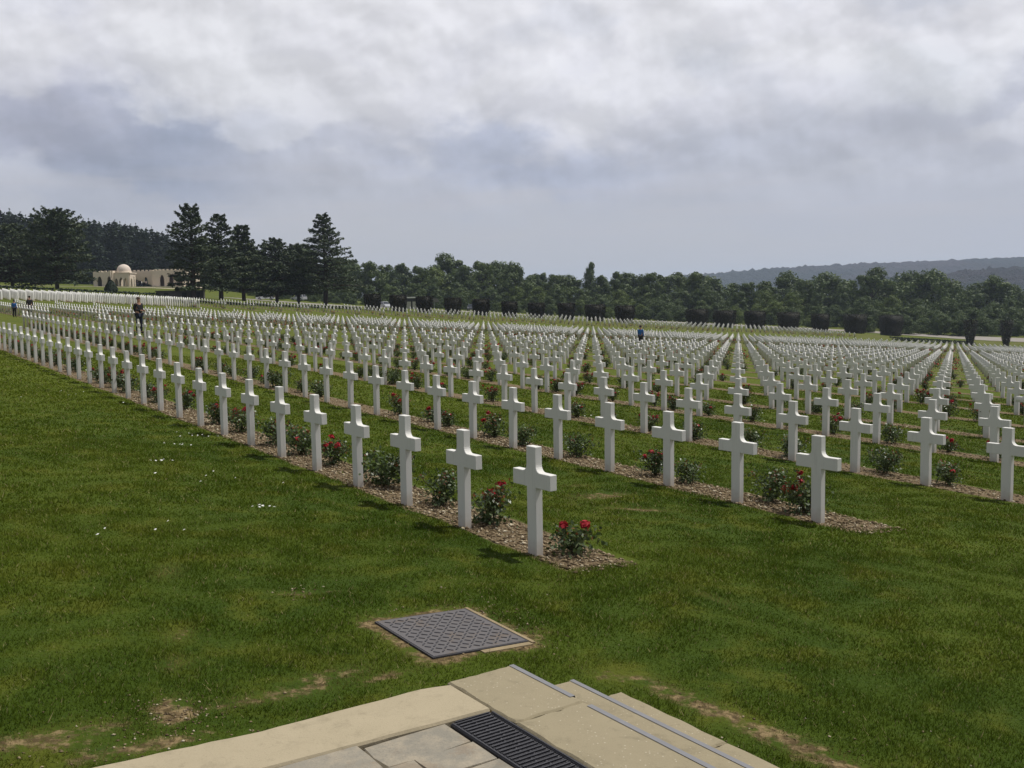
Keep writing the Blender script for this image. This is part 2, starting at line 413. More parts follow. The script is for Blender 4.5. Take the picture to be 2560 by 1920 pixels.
# ---------------------------------------------------------------- gravel on the beds, daisies
def scatter_stones():
    rs = np.random.RandomState(3)
    octv = np.array([(1, 0, 0), (0, 1, 0), (-1, 0, 0), (0, -1, 0), (0, 0, 1), (0, 0, -1)], float)
    octf = np.array([(0, 1, 4), (1, 2, 4), (2, 3, 4), (3, 0, 4), (1, 0, 5), (2, 1, 5), (3, 2, 5), (0, 3, 5)])
    pts = []
    for r, imax, n in [(0, 12, 9000), (0, 30, 4000), (1, 9, 6500), (1, 20, 2500), (2, 12, 4500), (3, 14, 3000), (4, 14, 2500)]:
        s = rs.uniform(-.6, imax * LU, n); v = rs.uniform(BED0, BED1, n) + r * LV
        pts.append(np.stack([P0[0] + s * un[0] + v * vn[0], P0[1] + s * un[1] + v * vn[1], rs.uniform(.006, .020, n) * (rs.rand(n) ** 1.5 + .5)], 1))
    for px, py, rr, n in [(430, 1790, .12, 160), (1290, 1590, .2, 120), (760, 1483, .12, 60), (350, 1870, .3, 120), (1180, 1525, .25, 120), (1950, 1850, .4, 80)]:
        q = ray(px, py); t_ = -HC / (q[2] - PA * q[0] - PB * q[1])
        pts.append(np.stack([q[0] * t_ + rs.normal(0, rr, n), q[1] * t_ + rs.normal(0, rr, n), rs.uniform(.003, .010, n)], 1))
    p = np.concatenate(pts)
    a = (p[:, 0] - TC[0]) * un[0] + (p[:, 1] - TC[1]) * un[1]; b = (p[:, 0] - TC[0]) * vn[0] + (p[:, 1] - TC[1]) * vn[1]
    p = p[~((a < .05) & (b < .65))]; n = len(p)
    sz = p[:, 2]; ang = rs.uniform(0, 6.28, n)
    e = octv[None] * rs.uniform(.6, 1.25, (n, 6, 1)) * np.stack([sz * rs.uniform(.7, 1.5, n), sz, sz * .6], 1)[:, None, :]
    ca, sa = np.cos(ang)[:, None], np.sin(ang)[:, None]
    ex = e[:, :, 0] * ca - e[:, :, 1] * sa; ey = e[:, :, 0] * sa + e[:, :, 1] * ca
    z = plane(p[:, 0], p[:, 1])
    v = np.stack([ex + p[:, 0:1], ey + p[:, 1:2], e[:, :, 2] + z[:, None] + sz[:, None] * .25], 2).reshape(-1, 3)
    f = (octf[None] + 6 * np.arange(n)[:, None, None]).reshape(-1, 3)
    t = NT('stone_chips'); isl = t.n('ShaderNodeNewGeometry').outputs['Random Per Island']
    t.col(t.ramp(isl, [(0, (.075, .052, .028)), (.45, (.17, .125, .072)), (.8, (.30, .235, .145)), (1, (.48, .42, .31))]), .9, .2)
    prop(link('gravel', np_mesh('gravel', v, f, t.m)), 'brown and beige stone chips covering the flower beds under the crosses', 'gravel', kind='stuff')
scatter_stones()
def daisies():
    rs = np.random.RandomState(8); m = MB()
    for px, py, n, sp in [(497, 1097, 9, .16), (455, 1118, 6, .16), (403, 1160, 6, .05), (645, 1277, 9, .06), (180, 985, 4, .5), (240, 1345, 2, .1), (330, 1010, 5, .8), (700, 1190, 4, .6), (560, 1330, 3, .4), (480, 1205, 3, .3)]:
        q = ray(px, py); t_ = -HC / (q[2] - PA * q[0] - PB * q[1])
        for k in range(n):
            x, y = q[0] * t_ + rs.normal(0, sp), q[1] * t_ + rs.normal(0, sp * .6); z = plane(x, y) + .045; r = rs.uniform(.009, .017)
            m.add([(x + r * math.cos(a) * (1 if j % 2 else .55), y + r * math.sin(a) * (1 if j % 2 else .55), z + .004 * math.sin(a + k)) for j, a in enumerate(np.linspace(0, 2 * math.pi, 12, endpoint=False))] + [(x, y, z + .006)], [(j, (j + 1) % 12, 12) for j in range(12)])
    prop(m.obj('daisies', plain('petal', (.75, .75, .70), .7)), 'tiny white daisies dotted about the grass in front of the first row', 'flowers', kind='stuff')
daisies()

# ---------------------------------------------------------------- crosses
def cross_mesh(name, mat, fine=True):
    w, d, hgt, a0, a1, span, fr = .059, .033, .86, .540, .662, .245, .055
    n = 5 if fine else 2
    pts = [(w, -.10), (w, a0), (span, a0), (span, a1)]
    for k in range(n + 1):
        t = math.pi / 2 * k / n
        pts.append((w + fr - fr * math.sin(t), a1 + fr - fr * math.cos(t)))
    pts += [(w, hgt)]
    poly = pts + [(-x, z) for x, z in reversed(pts)]
    # drop duplicate
    me = bpy.data.meshes.new(name); bm = bmesh.new()
    vs = [bm.verts.new((x, -d, z)) for x, z in poly]; f = bm.faces.new(vs)
    r = bmesh.ops.extrude_face_region(bm, geom=[f]); bmesh.ops.translate(bm, verts=[q for q in r['geom'] if isinstance(q, bmesh.types.BMVert)], vec=(0, 2 * d, 0))
    bmesh.ops.recalc_face_normals(bm, faces=bm.faces)
    if fine:
        ed = [e for e in bm.edges if len(e.link_faces) == 2 and e.calc_face_angle(0) > .9]
        bmesh.ops.bevel(bm, geom=ed, offset=.0035, segments=1, affect='EDGES')
    bmesh.ops.triangulate(bm, faces=bm.faces)
    bm.to_mesh(me); bm.free(); me.materials.append(mat)
    z = np.array([v.co.z for v in me.vertices]); t = me.attributes.new('hz', 'FLOAT', 'POINT'); t.data.foreach_set('value', z.astype(np.float32))
    return me
def stone_white():
    t = NT('white_cast_stone')
    P = t.pos(); hz = t.n('ShaderNodeAttribute', attribute_name='hz').outputs['Fac']
    c = t.mix(t.noise(4, 5, .6, P), (.64, .63, .60), (.71, .70, .665))
    c = t.mix(t.math('MULTIPLY', t.step(t.noise(26, 5, .7, P), .58, .8), .35), c, (.45, .44, .42))
    st = t.math('MULTIPLY', t.step(t.math('ADD', hz, t.math('MULTIPLY', t.noise(12, 4, .6, P), .18)), .08, .26, 1, 0), .55)
    c = t.mix(st, c, (.42, .34, .25))
    mp = t.n('ShaderNodeMapping'); mp.inputs['Scale'].default_value = (30, 30, 2.2); t.l(P, mp.inputs['Vector'])
    c = t.mix(t.math('MULTIPLY', t.step(t.noise(1.0, 4, .6, mp.outputs[0]), .52, .72), .28), c, (.47, .46, .42))
    oi = t.n('ShaderNodeObjectInfo').outputs['Random']
    c = t.mix(t.math('MULTIPLY', oi, .18), c, (.50, .49, .45))
    t.col(c, .75, .25); t.bump(t.noise(90, 4, .6, P), .15, .004)
    return t.m
MAT_CROSS = stone_white()
CM_F, CM_L = cross_mesh('cross_body', MAT_CROSS), cross_mesh('cross_body_far', MAT_CROSS, False)
ANG = math.atan2(un[1], un[0])
def ordw(n):
    s = 'th' if 10 <= n % 100 <= 20 else {1: 'st', 2: 'nd', 3: 'rd'}.get(n % 10, 'th')
    return f'{n}{s}'
lst = []
for r in range(0, 62):
    for s in list(range(0, 45)) + list(range(57, 92)):
        q = lat(s, r); z = plane(*q)
        if s > 70: z = tz(*q)
        px, py, d = proj((q[0], q[1], z + .4))
        if d > 1 and -120 < px < 2700: lst.append((d, s, r, q, z, -6 < px < 2566))
for s in range(0, 12):
    for r in range(9, 45):
        q = lat(103.3 + s, r); px, py, d = proj((q[0], q[1], 0))
        if -60 < px < 2700: lst.append((d, 103.3 + s, r, q, tz(*q), -6 < px < 2566))
lst.sort(key=lambda k: k[0])
first = {}
for d, s, r, q, z, vis in lst:
    if vis and s < 60: first[r] = min(first.get(r, 999), s)
ind, rest = [], []
for k in lst: (ind if (k[5] and len(ind) < 300) else rest).append(k)
def put_verts(me_src, items, name, mat):
    n = len(me_src.vertices); co = np.zeros(n * 3, np.float32); me_src.vertices.foreach_get('co', co); co = co.reshape(n, 3)
    hz = co[:, 2].copy()
    tri = np.array([tuple(p.vertices) for p in me_src.polygons])
    rs = np.random.RandomState(2); VV, FF = [], []
    for k, (q, z) in enumerate(items):
        a = ANG + rs.normal(0, .012); ca, sa = math.cos(a), math.sin(a)
        x = co[:, 0] + co[:, 2] * rs.normal(0, .006); y = co[:, 1]
        VV.append(np.stack([q[0] + x * ca - y * sa, q[1] + x * sa + y * ca, z + co[:, 2] + rs.normal(0, .006)], 1)); FF.append(tri + n * k)
    return np_mesh(name, np.concatenate(VV), np.concatenate(FF), mat, attrs={'hz': np.tile(hz, len(items))})
for d, s, r, q, z, vis in ind:
    o = link('grave_cross', CM_F if d < 40 else CM_L, None, (q[0], q[1], z + rnd.gauss(0, .004)), ANG + rnd.gauss(0, .012))
    o.rotation_euler = (rnd.gauss(0, .005), rnd.gauss(0, .006), o.rotation_euler[2])
    n = s - first[r] + 1
    row = 'front row' if r == 0 else f'{ordw(r + 1)} row back'
    prop(o, f'white stone cross, {ordw(n)} from the right-hand end of the {row}', 'cross', 'crosses standing in rows across the lawn')
o = link('grave_crosses', put_verts(CM_L, [(k[3], k[4]) for k in rest], 'grave_crosses', MAT_CROSS))
prop(o, 'mass of far white crosses filling the back of the cemetery', 'crosses', 'crosses standing in rows across the lawn', 'stuff')

# steles: Muslim headstones at the left of the third block
def stele_mesh():
    m = MB(); w, h = .25, .98
    pts = [(-w, -.1), (w, -.1), (w, h * .72)]
    for k in range(1, 6):
        t = k / 6 * math.pi / 2; pts.append((w * math.cos(t) ** .8, h * .72 + h * .28 * math.sin(t)))
    pts.append((0, h + .02)); pts += [(-x, z) for x, z in reversed(pts[2:-1])]
    m.prism(pts, -.045, .045, 'y'); me = m.mesh('stele', MAT_CROSS)
    t = me.attributes.new('hz', 'FLOAT', 'POINT'); t.data.foreach_set('value', np.array([v.co.z for v in me.vertices], np.float32)); return me
SM = stele_mesh(); k = 0
for r in np.arange(-1, 9.3, .22):
    for s in range(0, 6):
        q = lat(103.3 + s * .8, float(r)); px, py, d = proj((q[0], q[1], 1.0))
        if not (-40 < px < 600) or k > 290: continue
        o = link('headstone', SM, None, (q[0], q[1], tz(*q)), ANG - .35 + rnd.gauss(0, .02)); k += 1
        prop(o, 'pale arched headstone in the dense far-left block below the domed memorial', 'headstone', 'arched headstones of the far-left block')

# ---------------------------------------------------------------- rose bushes
MAT_ROSELEAF = leafmat('rose_leaf', (.022, .042, .012), (.078, .115, .034), (.13, .16, .07), .42, 3.0, .18, .4)
MAT_SHOOT = leafmat('rose_shoot', (.11, .028, .014), (.20, .070, .025), None, .5, 3.0, .3)
MAT_PETAL = leafmat('rose_petal', (.24, .008, .016), (.46, .022, .035), None, .6, 5.0, .25)
MAT_STEM = plain('rose_stem', (.055, .05, .022), .8)
def bloom_mesh(rs):
    n = 34; r = rs.uniform(.026, .042)
    d = rs.normal(size=(n, 3)); d[:, 2] = np.abs(d[:, 2]) * .8 + .05; d /= np.linalg.norm(d, axis=1, keepdims=True)
    c = d * r * rs.uniform(.25, 1, (n, 1)); v, f = quads(c, d + rs.normal(0, .35, (n, 3)), r * .5, r * .55, rs)
    return np_mesh('bloom', v, f, MAT_PETAL)
BLOOMS = [bloom_mesh(np.random.RandomState(40 + k)) for k in range(4)]
def bush(seed, hgt, rad, nleaf, nb, shoots):
    rs = np.random.RandomState(seed); hgt *= .64; rad *= .84; nleaf = int(nleaf * 1.0)
    root = empty('rose_bush', (0, 0, -50), 0, 'x', 'rose bush', 'rose bushes in the beds')
    st = MB(); tips = []
    for k in range(rs.randint(8, 12)):
        a = rs.uniform(0, 6.28); rr = rad * rs.uniform(.3, 1.0); hh = hgt * rs.uniform(.65, 1.08)
        p = [(rs.normal(0, .02), rs.normal(0, .02), -.03), (rr * .4 * math.cos(a), rr * .4 * math.sin(a), hh * .45), (rr * .85 * math.cos(a + .2), rr * .85 * math.sin(a + .2), hh * .8), (rr * math.cos(a + .25), rr * math.sin(a + .25), hh)]
        st.tube(p, [.006, .005, .004, .002], 4); tips.append(p)
    st.obj('stems', MAT_STEM, root)
    C_ = []
    for k in range(nleaf):
        p = tips[rs.randint(len(tips))]; t = rs.beta(1.5, 1.35) * 3; j = min(2, int(t)); q = np.array(p[j]) * (1 - t + j) + np.array(p[j + 1]) * (t - j)
        C_.append(q + rs.normal(0, (.062, .062, .045)) * (1.35 - .2 * t))
    C_ = np.array(C_); C_[:, 2] = np.maximum(C_[:, 2], .02)
    v, f = quads(C_, rs.normal(size=(nleaf, 3)) + [0, 0, .9], rs.uniform(.014, .026, nleaf), rs.uniform(.010, .017, nleaf), rs)
    fol_v, fol_f = v, f
    if shoots:
        C_ = np.array([np.array(tips[rs.randint(len(tips))][3]) + rs.normal(0, .03, 3) for _ in range(shoots)])
        v, f = quads(C_, rs.normal(size=(shoots, 3)), .017, .011, rs); fol_f = np.concatenate([fol_f, f + len(fol_v)]); fol_v = np.concatenate([fol_v, v])
    link('foliage', np_mesh('foliage', fol_v, fol_f, [MAT_ROSELEAF, MAT_SHOOT], np.append(np.zeros(nleaf, int), np.ones(shoots, int))), root)
    for k in range(nb):
        p = np.array(tips[(k * 3) % len(tips)][3]); b = link('bloom', BLOOMS[k % 4], root, tuple(p + rs.normal(0, .012, 3) + [0, 0, .012]), rs.uniform(0, 6))
        b.rotation_euler = (rs.normal(0, .5), rs.normal(0, .5), rs.uniform(0, 6)); b.scale = [rs.uniform(.85, 1.25)] * 3
    root['desc'] = 0
    return root
B_ = {'none': bush(1, .40, .26, 620, 0, 30), 'big': bush(2, .48, .36, 950, 0, 40), 'two': bush(3, .42, .22, 480, 2, 70), 'three': bush(4, .38, .26, 560, 3, 50),
      'five': bush(5, .44, .27, 560, 5, 60), 'one': bush(6, .36, .22, 480, 1, 35), 'low': bush(7, .24, .17, 300, 2, 30), 'seven': bush(8, .46, .28, 520, 7, 80)}
DESC = {'none': 'leafy rose bush without blooms', 'big': 'broad dark rose bush without blooms', 'two': 'slender rose bush with two red blooms', 'three': 'rose bush with three red blooms',
        'five': 'rose bush with five red blooms', 'one': 'small rose bush with one red bloom', 'low': 'low rose bush with two red blooms', 'seven': 'rose bush crowded with red blooms'}
OVR = {(0, 0): 'low', (1, 0): 'two', (2, 0): 'none', (3, 0): 'big', (4, 0): 'five', (5, 0): 'one', (6, 0): 'none', (7, 0): 'five', (8, 0): 'three', (0, 1): 'seven', (1, 1): 'none', (2, 1): 'none', (3, 1): 'three', (4, 1): 'none', (5, 1): 'none', (6, 1): 'two', (7, 1): 'three', (8, 1): 'low', (9, 1): 'two', (1, 2): 'one', (2, 2): 'big', (3, 2): 'none', (4, 2): 'none', (5, 2): 'three'}
names = list(B_)
used = set(); nb = 0; rest_b = []
hsh = lambda s, r: random.Random(int(s) * 977 + r * 31 + 5)
vispick = [k for k in lst if k[1] < 92]
for d, s, r, q, z, vis in vispick:
    hr = hsh(s, r)
    if (s, r) not in OVR and hr.random() < .16: continue
    q2 = q + vn * (.34 + hr.gauss(0, .05)) + un * (hr.gauss(0, .13) + .02)
    if vis and nb < 300:
        kind = OVR.get((s, r)) or hr.choices(names, [3, 1.5, 3, 4, 3, 2, 2, 4])[0]
        o = B_[kind] if kind not in used else copy_tree(B_[kind])
        used.add(kind); nb += 1
        o.location = (q2[0], q2[1], z); o.rotation_euler = (0, 0, hr.uniform(0, 6.28)); k_ = hr.uniform(.85, 1.15); o.scale = (k_, k_, k_)
        o['label'] = f'{DESC[kind]} behind {ordw(s - first[r] + 1)} cross from right in {"front" if r == 0 else ordw(r + 1)} row'
    else: rest_b.append((q2, z, d, hr.random()))
for b in B_.values():
    if 'desc' in b: del b['desc']
for o in C.objects:
    if 'desc' in o: del o['desc']
def far_bushes():
    rs = np.random.RandomState(9); VV, FF, MI = [], [], []; base = 0
    # third block: one low bush at the foot of each first cross
    for r in range(9, 45):
        for s in (0, 1, 3):
            q = lat(103.0 + s, r + rs.uniform(0, .1)) - vn * .3; rest_b.append((q, tz(*q), 150, .3))
    for q, z, d, h in rest_b:
        k = 34 if d < 60 else 22; sz = .045 if d < 60 else .065
        c = rs.normal(0, 1, (k, 3)) * [.15, .15, .08] + [q[0], q[1], z + .17]
        v, f = quads(c, rs.normal(size=(k, 3)) + [0, 0, .6], sz, sz * .7, rs); VV.append(v); FF.append(f + base); base += len(v); MI.append(np.zeros(k, int))
        kb = rs.randint(4, 12) if h < .75 else 0
        if kb:
            c = rs.normal(0, 1, (kb, 3)) * [.15, .15, .05] + [q[0], q[1], z + .28]
            v, f = quads(c, rs.normal(size=(kb, 3)) + [0, -.5, .6], .045, .045, rs); VV.append(v); FF.append(f + base); base += len(v); MI.append(np.full(kb, 1 if rs.rand() < .6 else 2))
    me = np_mesh('rose_bushes', np.concatenate(VV), np.concatenate(FF), [MAT_ROSELEAF, MAT_PETAL, MAT_SHOOT], np.concatenate(MI))
    prop(link('rose_bushes', me), 'mass of far rose bushes between the distant crosses', 'rose bushes', 'rose bushes in the beds', 'stuff')
far_bushes()

# ---------------------------------------------------------------- terrace, steps, drain, cover
def concrete(name, a, b, chips=True):
    t = NT(name); P = t.pos()
    c = t.mix(t.noise(3.5, 5, .65, P), a, b)
    c = t.mix(t.math('MULTIPLY', t.step(t.noise(150, 3, .7, P), .55, .75), .4), c, tuple(x * .55 for x in a))
    if chips:
        v = t.n('ShaderNodeTexVoronoi'); v.inputs['Scale'].default_value = 75; t.l(P, v.inputs['Vector'])
        sp = t.n('ShaderNodeSeparateColor'); t.l(v.outputs['Color'], sp.inputs[0])
        c = t.mix(t.math('MULTIPLY', t.step(sp.outputs[0], .78, .86), t.step(v.outputs['Distance'], .10, .32, 1, 0)), c, (.44, .39, .30))
    c = t.mix(t.math('MULTIPLY', t.step(t.noise(6, 7, .75, P, .5), .50, .70), .45), c, tuple(x * .66 for x in a)); c = t.mix(t.math('MULTIPLY', t.step(t.noise(24, 5, .7, P), .56, .72), .30), c, tuple(x * .6 for x in a))
    t.col(c, .9, .2); t.bump(t.noise(120, 5, .7, P), .35, .004); return t.m
MAT_KERB = concrete('smooth_kerb_concrete', (.31, .262, .175), (.40, .34, .235), False)
MAT_SLAB = concrete('washed_slab_concrete', (.235, .20, .130), (.31, .265, .175))
def lbox(m, p0, p1, q0, q1, z0, z1, wear=0.0, seed=0):
    """box in the terrace frame with softly worn, subdivided upper edges"""
    rs = random.Random(seed); bev = .008
    def ring(e, z):
        pts = []
        n = 10
        for (a, b) in [((p0 + e, q0 + e), (p1 - e, q0 + e)), ((p1 - e, q0 + e), (p1 - e, q1 - e)), ((p1 - e, q1 - e), (p0 + e, q1 - e)), ((p0 + e, q1 - e), (p0 + e, q0 + e))]:
            for k in range(n):
                t = k / n; pts.append((a[0] + (b[0] - a[0]) * t, a[1] + (b[1] - a[1]) * t))
        return pts
    o = [(rs.gauss(0, wear), rs.gauss(0, wear)) for _ in range(40)]
    R = [(ring(0, 0), z0, 0), (ring(0, 0), z1 - bev, 1), (ring(bev, 0), z1, 1)]
    vs = []
    for pts, z, k in R: vs += [L(p + o[j][0] * k, q + o[j][1] * k, z) for j, (p, q) in enumerate(pts)]
    fs = [(k * 40 + j, k * 40 + (j + 1) % 40, (k + 1) * 40 + (j + 1) % 40, (k + 1) * 40 + j) for k in (0, 1) for j in range(40)]
    fs.append(tuple(range(80, 120))); m.add(vs, fs)
g = .006
steps = empty('terrace_steps', L(0, 0, 0), 0, 'three broad pale concrete steps leading down to the lawn beside the drain', 'steps')
def slab_part(name, mat, parts, parent, wear=.0028, seed=1):
    m = MB()
    for k, pp in enumerate(parts): lbox(m, *pp, wear=wear, seed=seed + k)
    o = m.obj(name, mat); 
    if parent is not None:
        o.parent = parent; o.location = [-c for c in parent.location]
    return o
slab_part('top_slab', MAT_SLAB, [(-.486, 0, -.325, 0, -.2, ZT), (-1.30, -.486 - g, -.325, 0, -.2, ZT), (-2.1, -1.30 - g, -.325, 0, -.2, ZT)], steps)
slab_part('middle_step', MAT_SLAB, [(-1.45, 0, .002, .325, -.3, .157), (-2.4, -1.45 - g, .002, .325, -.3, .157)], steps, seed=20)
slab_part('bottom_step', MAT_SLAB, [(-.66, 0, .327, .61, -.3, .032), (-1.6, -.66 - g, .327, .61, -.3, .032), (-2.6, -1.6 - g, .327, .61, -.3, .032)], steps, seed=40)
mg = plain('grey_nosing', (.205, .205, .215), .9, .05, .15, 14)
for (p1_, p2_, q, z) in [(-.43, -.004, -.012, ZT), (-1.5, -.535, -.012, ZT), (-1.7, -.004, .313, .157)]:
    m = MB(); zz = z + .0025
    n = 16; A = [(p1_ + (p2_ - p1_) * k / n) for k in range(n + 1)]
    vs = []
    for p in A: vs += [L(p, q - .011, zz), L(p, q + .0125, zz), L(p, q + .0145, zz - .006), L(p, q + .0145, zz - .028)]
    m.add(vs, [(4 * k + j, 4 * k + 4 + j, 4 * k + 5 + j, 4 * k + 1 + j) for k in range(n) for j in range(3)])
    o = m.obj('nosing_strip', mg); o.parent = steps; o.location = [-c for c in steps.location]
kerb = empty('kerb', L(0, -.4, 0), 0, 'long smooth beige kerb stone edging the paved terrace against the grass', 'kerb')
def kerbmesh():
    m = MB(); n = 60; vs = []
    rs = random.Random(4)
    for k in range(n + 1):
        q = -.337 - 3.6 * k / n; out = .018 * min(1, k / 20) + .105 * max(0, -q - 1.13) + rs.gauss(0, .0022) - (.03 * max(0, 1 - k / 1.5)); inn = -.335 + .06 * min(1, k / 18.) + rs.gauss(0, .001)
        vs += [L(out, q, -.2), L(out, q, ZT - .012), L(out - .01, q, ZT + .002), L(inn + .006, q, ZT + .002), L(inn, q, ZT - .008), L(inn, q, -.2)]
    m.add(vs, [(6 * k + j, 6 * k + 6 + j, 6 * k + 7 + j, 6 * k + 1 + j) for k in range(n) for j in range(5)] + [(0, 1, 2, 3, 4, 5), tuple(6 * n + j for j in range(6))])
    return m.obj('kerb_stone', MAT_KERB)
o = kerbmesh(); o.parent = kerb; o.location = [-c for c in kerb.location]
# paving: irregular sawn stones with open joints
def paving():
    t = NT('grey_paving_stone'); P = t.pos()
    isl = t.n('ShaderNodeNewGeometry').outputs['Random Per Island']
    c = t.mix(isl, (.20, .185, .150), (.27, .245, .20)); c = t.mix(t.step(t.noise(9, 6, .7, P), .4, .7), c, (.33, .285, .215)); c = t.mix(t.math('MULTIPLY', t.step(t.noise(5, 6, .7, P, .4), .52, .62), .5), c, (.22, .17, .12))
    c = t.mix(t.math('MULTIPLY', t.step(t.noise(160, 3, .7, P), .55, .7), .4), c, (.12, .11, .09))
    t.col(c, .9, .2); t.bump(t.noise(40, 6, .7, P), .5, .008)
    m = MB(); rs = random.Random(12)
    ps = [-.345]; 
    while ps[-1] > -2.4: ps.append(ps[-1] - rs.choice([.15, .17, .19]))
    for a in range(len(ps) - 1):
        q = -.525
        while q > -3.6:
            w = rs.uniform(.20, .42); q1 = q - w; j = lambda: rs.gauss(0, .006)
            top = ps[a] + (0.0 if a else .06 * min(1, (-.337 - (q + q1) / 2) / 1.08) + .004); 
            p0, p1 = ps[a + 1] + .003, top - .004; qq0, qq1 = q1 + .003, q - .003
            z = ZT - .006 + rs.gauss(0, .002)
            base = [(p0 + j(), qq0 + j()), ((p0 + p1) / 2 + j(), qq0 + j()), (p1 + j() * .3, qq0 + j()), (p1 + j() * .3, (qq0 + qq1) / 2), (p1 + j() * .3, qq1 + j()), ((p0 + p1) / 2, qq1 + j()), (p0 + j(), qq1 + j()), (p0 + j(), (qq0 + qq1) / 2)]
            if qq1 > -.56: base = [(p, min(b, -.531)) for p, b in base]
            cx = sum(b[0] for b in base) / 8; cy = sum(b[1] for b in base) / 8
            vs = [L(p, b, ZT - .1) for p, b in base] + [L(p, b, z - .004) for p, b in base] + [L(p + (cx - p) * .015, b + (cy - b) * .015, z) for p, b in base]
            m.add(vs, [(k + 8 * e, (k + 1) % 8 + 8 * e, (k + 1) % 8 + 8 * e + 8, k + 8 * e + 8) for e in (0, 1) for k in range(8)] + [tuple(range(16, 24))])
            q = q1
    prop(m.obj('paving', t.m), kind='structure')
    b = MB(); lbox(b, -2.6, -.34, -3.7, -.527, -.2, ZT - .011)
    prop(b.obj('paving_bed', plain('joint_sand', (.10, .085, .06), .95, .1, .3, 30)), kind='structure')
paving()
# drain
MAT_IRON = plain('cast_iron_dark', (.050, .049, .055), .55, .4, .3, 25, .3, .3)
gr = empty('drain_grate', L(-.7, -.43, 0), 0, 'dark slotted cast iron drain grate along the paving beside the top slab', 'drain')
m = MB(); a0, a1, q0, q1 = -2.0, -.345, -.520, -.333
for (x0, x1, y0, y1) in [(a0, a1, q0, q0 + .010), (a0, a1, q1 - .010, q1), (a1 - .010, a1, q0 + .0105, q1 - .0105)]: lbox(m, x0, x1, y0, y1, ZT - .04, ZT - .001)
o = m.obj('grate_frame', MAT_IRON); o.parent = gr; o.location = [-c for c in gr.location]
m = MB(); pitch = .0235
c1, c2, e0, e1 = q0 + .0115, q1 - .0115, .012, .012
for k in range(int((a1 - a0) / pitch) - 1):
    p = a1 - .0125 - k * pitch; off = .016 if (k // 2) % 2 else -.012
    mid = (c1 + c2) / 2 + off
    # bar across with slanted slots
    lbox(m, p - .0080, p, c1, c2, ZT - .022, ZT - .004)
    lbox(m, p - pitch + .0005, p - .0085, mid - .009, mid + .009, ZT - .022, ZT - .0037)
    for qq in (c1, c2 - .012): lbox(m, p - pitch + .0005, p - .0085, qq, qq + .012, ZT - .022, ZT - .0045)
o = m.obj('grate_bars', MAT_IRON); o.parent = gr; o.location = [-c for c in gr.location]
m = MB(); lbox(m, a0, a1, q0, q1, -.2, ZT - .10); o = m.obj('drain_channel', plain('channel_dark', (.02, .018, .015), .95, .1, .3, 20)); o.parent = gr; o.location = [-c for c in gr.location]  # near-black channel floor below the bars
# access cover in the lawn
def cover():
    cx = P0 + un * CV[0] + vn * CV[1]; z = plane(*cx)
    root = empty('access_cover', (cx[0], cx[1], z), 0, 'large square dark steel access cover with raised tread pattern set in the lawn', 'manhole cover')
    hu, hv = CV[2], CV[3]
    tilt = lambda a, b: PA * (un[0] * a + vn[0] * b) + PB * (un[1] * a + vn[1] * b)
    def bx(m, a0, a1, b0, b1, z0, z1, rot=0.0):
        ca, cb = (a0 + a1) / 2, (b0 + b1) / 2; vs = []
        for zz in (z0, z1):
            for (a, b) in [(a0, b0), (a1, b0), (a1, b1), (a0, b1)]:
                da, db = a - ca, b - cb; a_ = ca + da * math.cos(rot) - db * math.sin(rot); b_ = cb + da * math.sin(rot) + db * math.cos(rot)
                vs.append((un[0] * a_ + vn[0] * b_, un[1] * a_ + vn[1] * b_, zz + tilt(a_, b_)))
        m.add(vs, [(0, 1, 2, 3), (4, 5, 6, 7), (0, 1, 5, 4), (1, 2, 6, 5), (2, 3, 7, 6), (3, 0, 4, 7)])
    m = MB(); bx(m, -hu + .012, hu - .012, -hv + .012, hv - .012, -.02, .012)
    tt_ = NT('worn_steel'); cc_ = tt_.mix(tt_.noise(9, 5, .7, tt_.obj()), (.075, .070, .072), (.135, .126, .126)); cc_ = tt_.mix(tt_.math('MULTIPLY', tt_.step(tt_.noise(5, 6, .75, tt_.obj()), .50, .68), .6), cc_, (.125, .092, .062)); tt_.col(cc_, .7, .3); st = tt_.m
    m.obj('plate', st, root)
    m = MB(); n = 13
    for i in range(n):
        for j in range(n):
            a = -hu + .035 + (2 * hu - .07) * (i + .5) / n; b = -hv + .035 + (2 * hv - .07) * (j + .5) / n
            bx(m, a - .018, a + .018, b - .004, b + .004, .0122, .0155, math.pi / 4 if (i + j) % 2 else -math.pi / 4)
    m.obj('tread_pattern', plain('tread_steel', (.045, .043, .048), .6, .4, .3, 20, 0, .2), root)
    m = MB(); bx(m, -hu, -hu + .0115, -hv, hv, -.03, .010); bx(m, -hu + .0117, hu - .0117, -hv, -hv + .0115, -.03, .010); bx(m, -hu + .0117, hu - .0117, hv - .0115, hv, -.03, .010); bx(m, hu - .0115, hu, -hv, hv, -.03, .010)
    m.obj('cover_frame', plain('frame_steel', (.04, .038, .042), .6), root)
    m = MB(); e = .028
    bx(m, -hu - .002 - e, hu + .01, hv + .002, hv + .002 + e * .8, -.05, .012); bx(m, -hu - .002 - e * 1.5, -hu - .002, -hv + .30, hv, -.05, .006); bx(m, hu + .002, hu + .010, -hv + .12, hv, -.05, .004)
    m.obj('concrete_collar', plain('weathered_collar', (.26, .205, .125), .95, .1, .35, 14, .5), root)
cover()

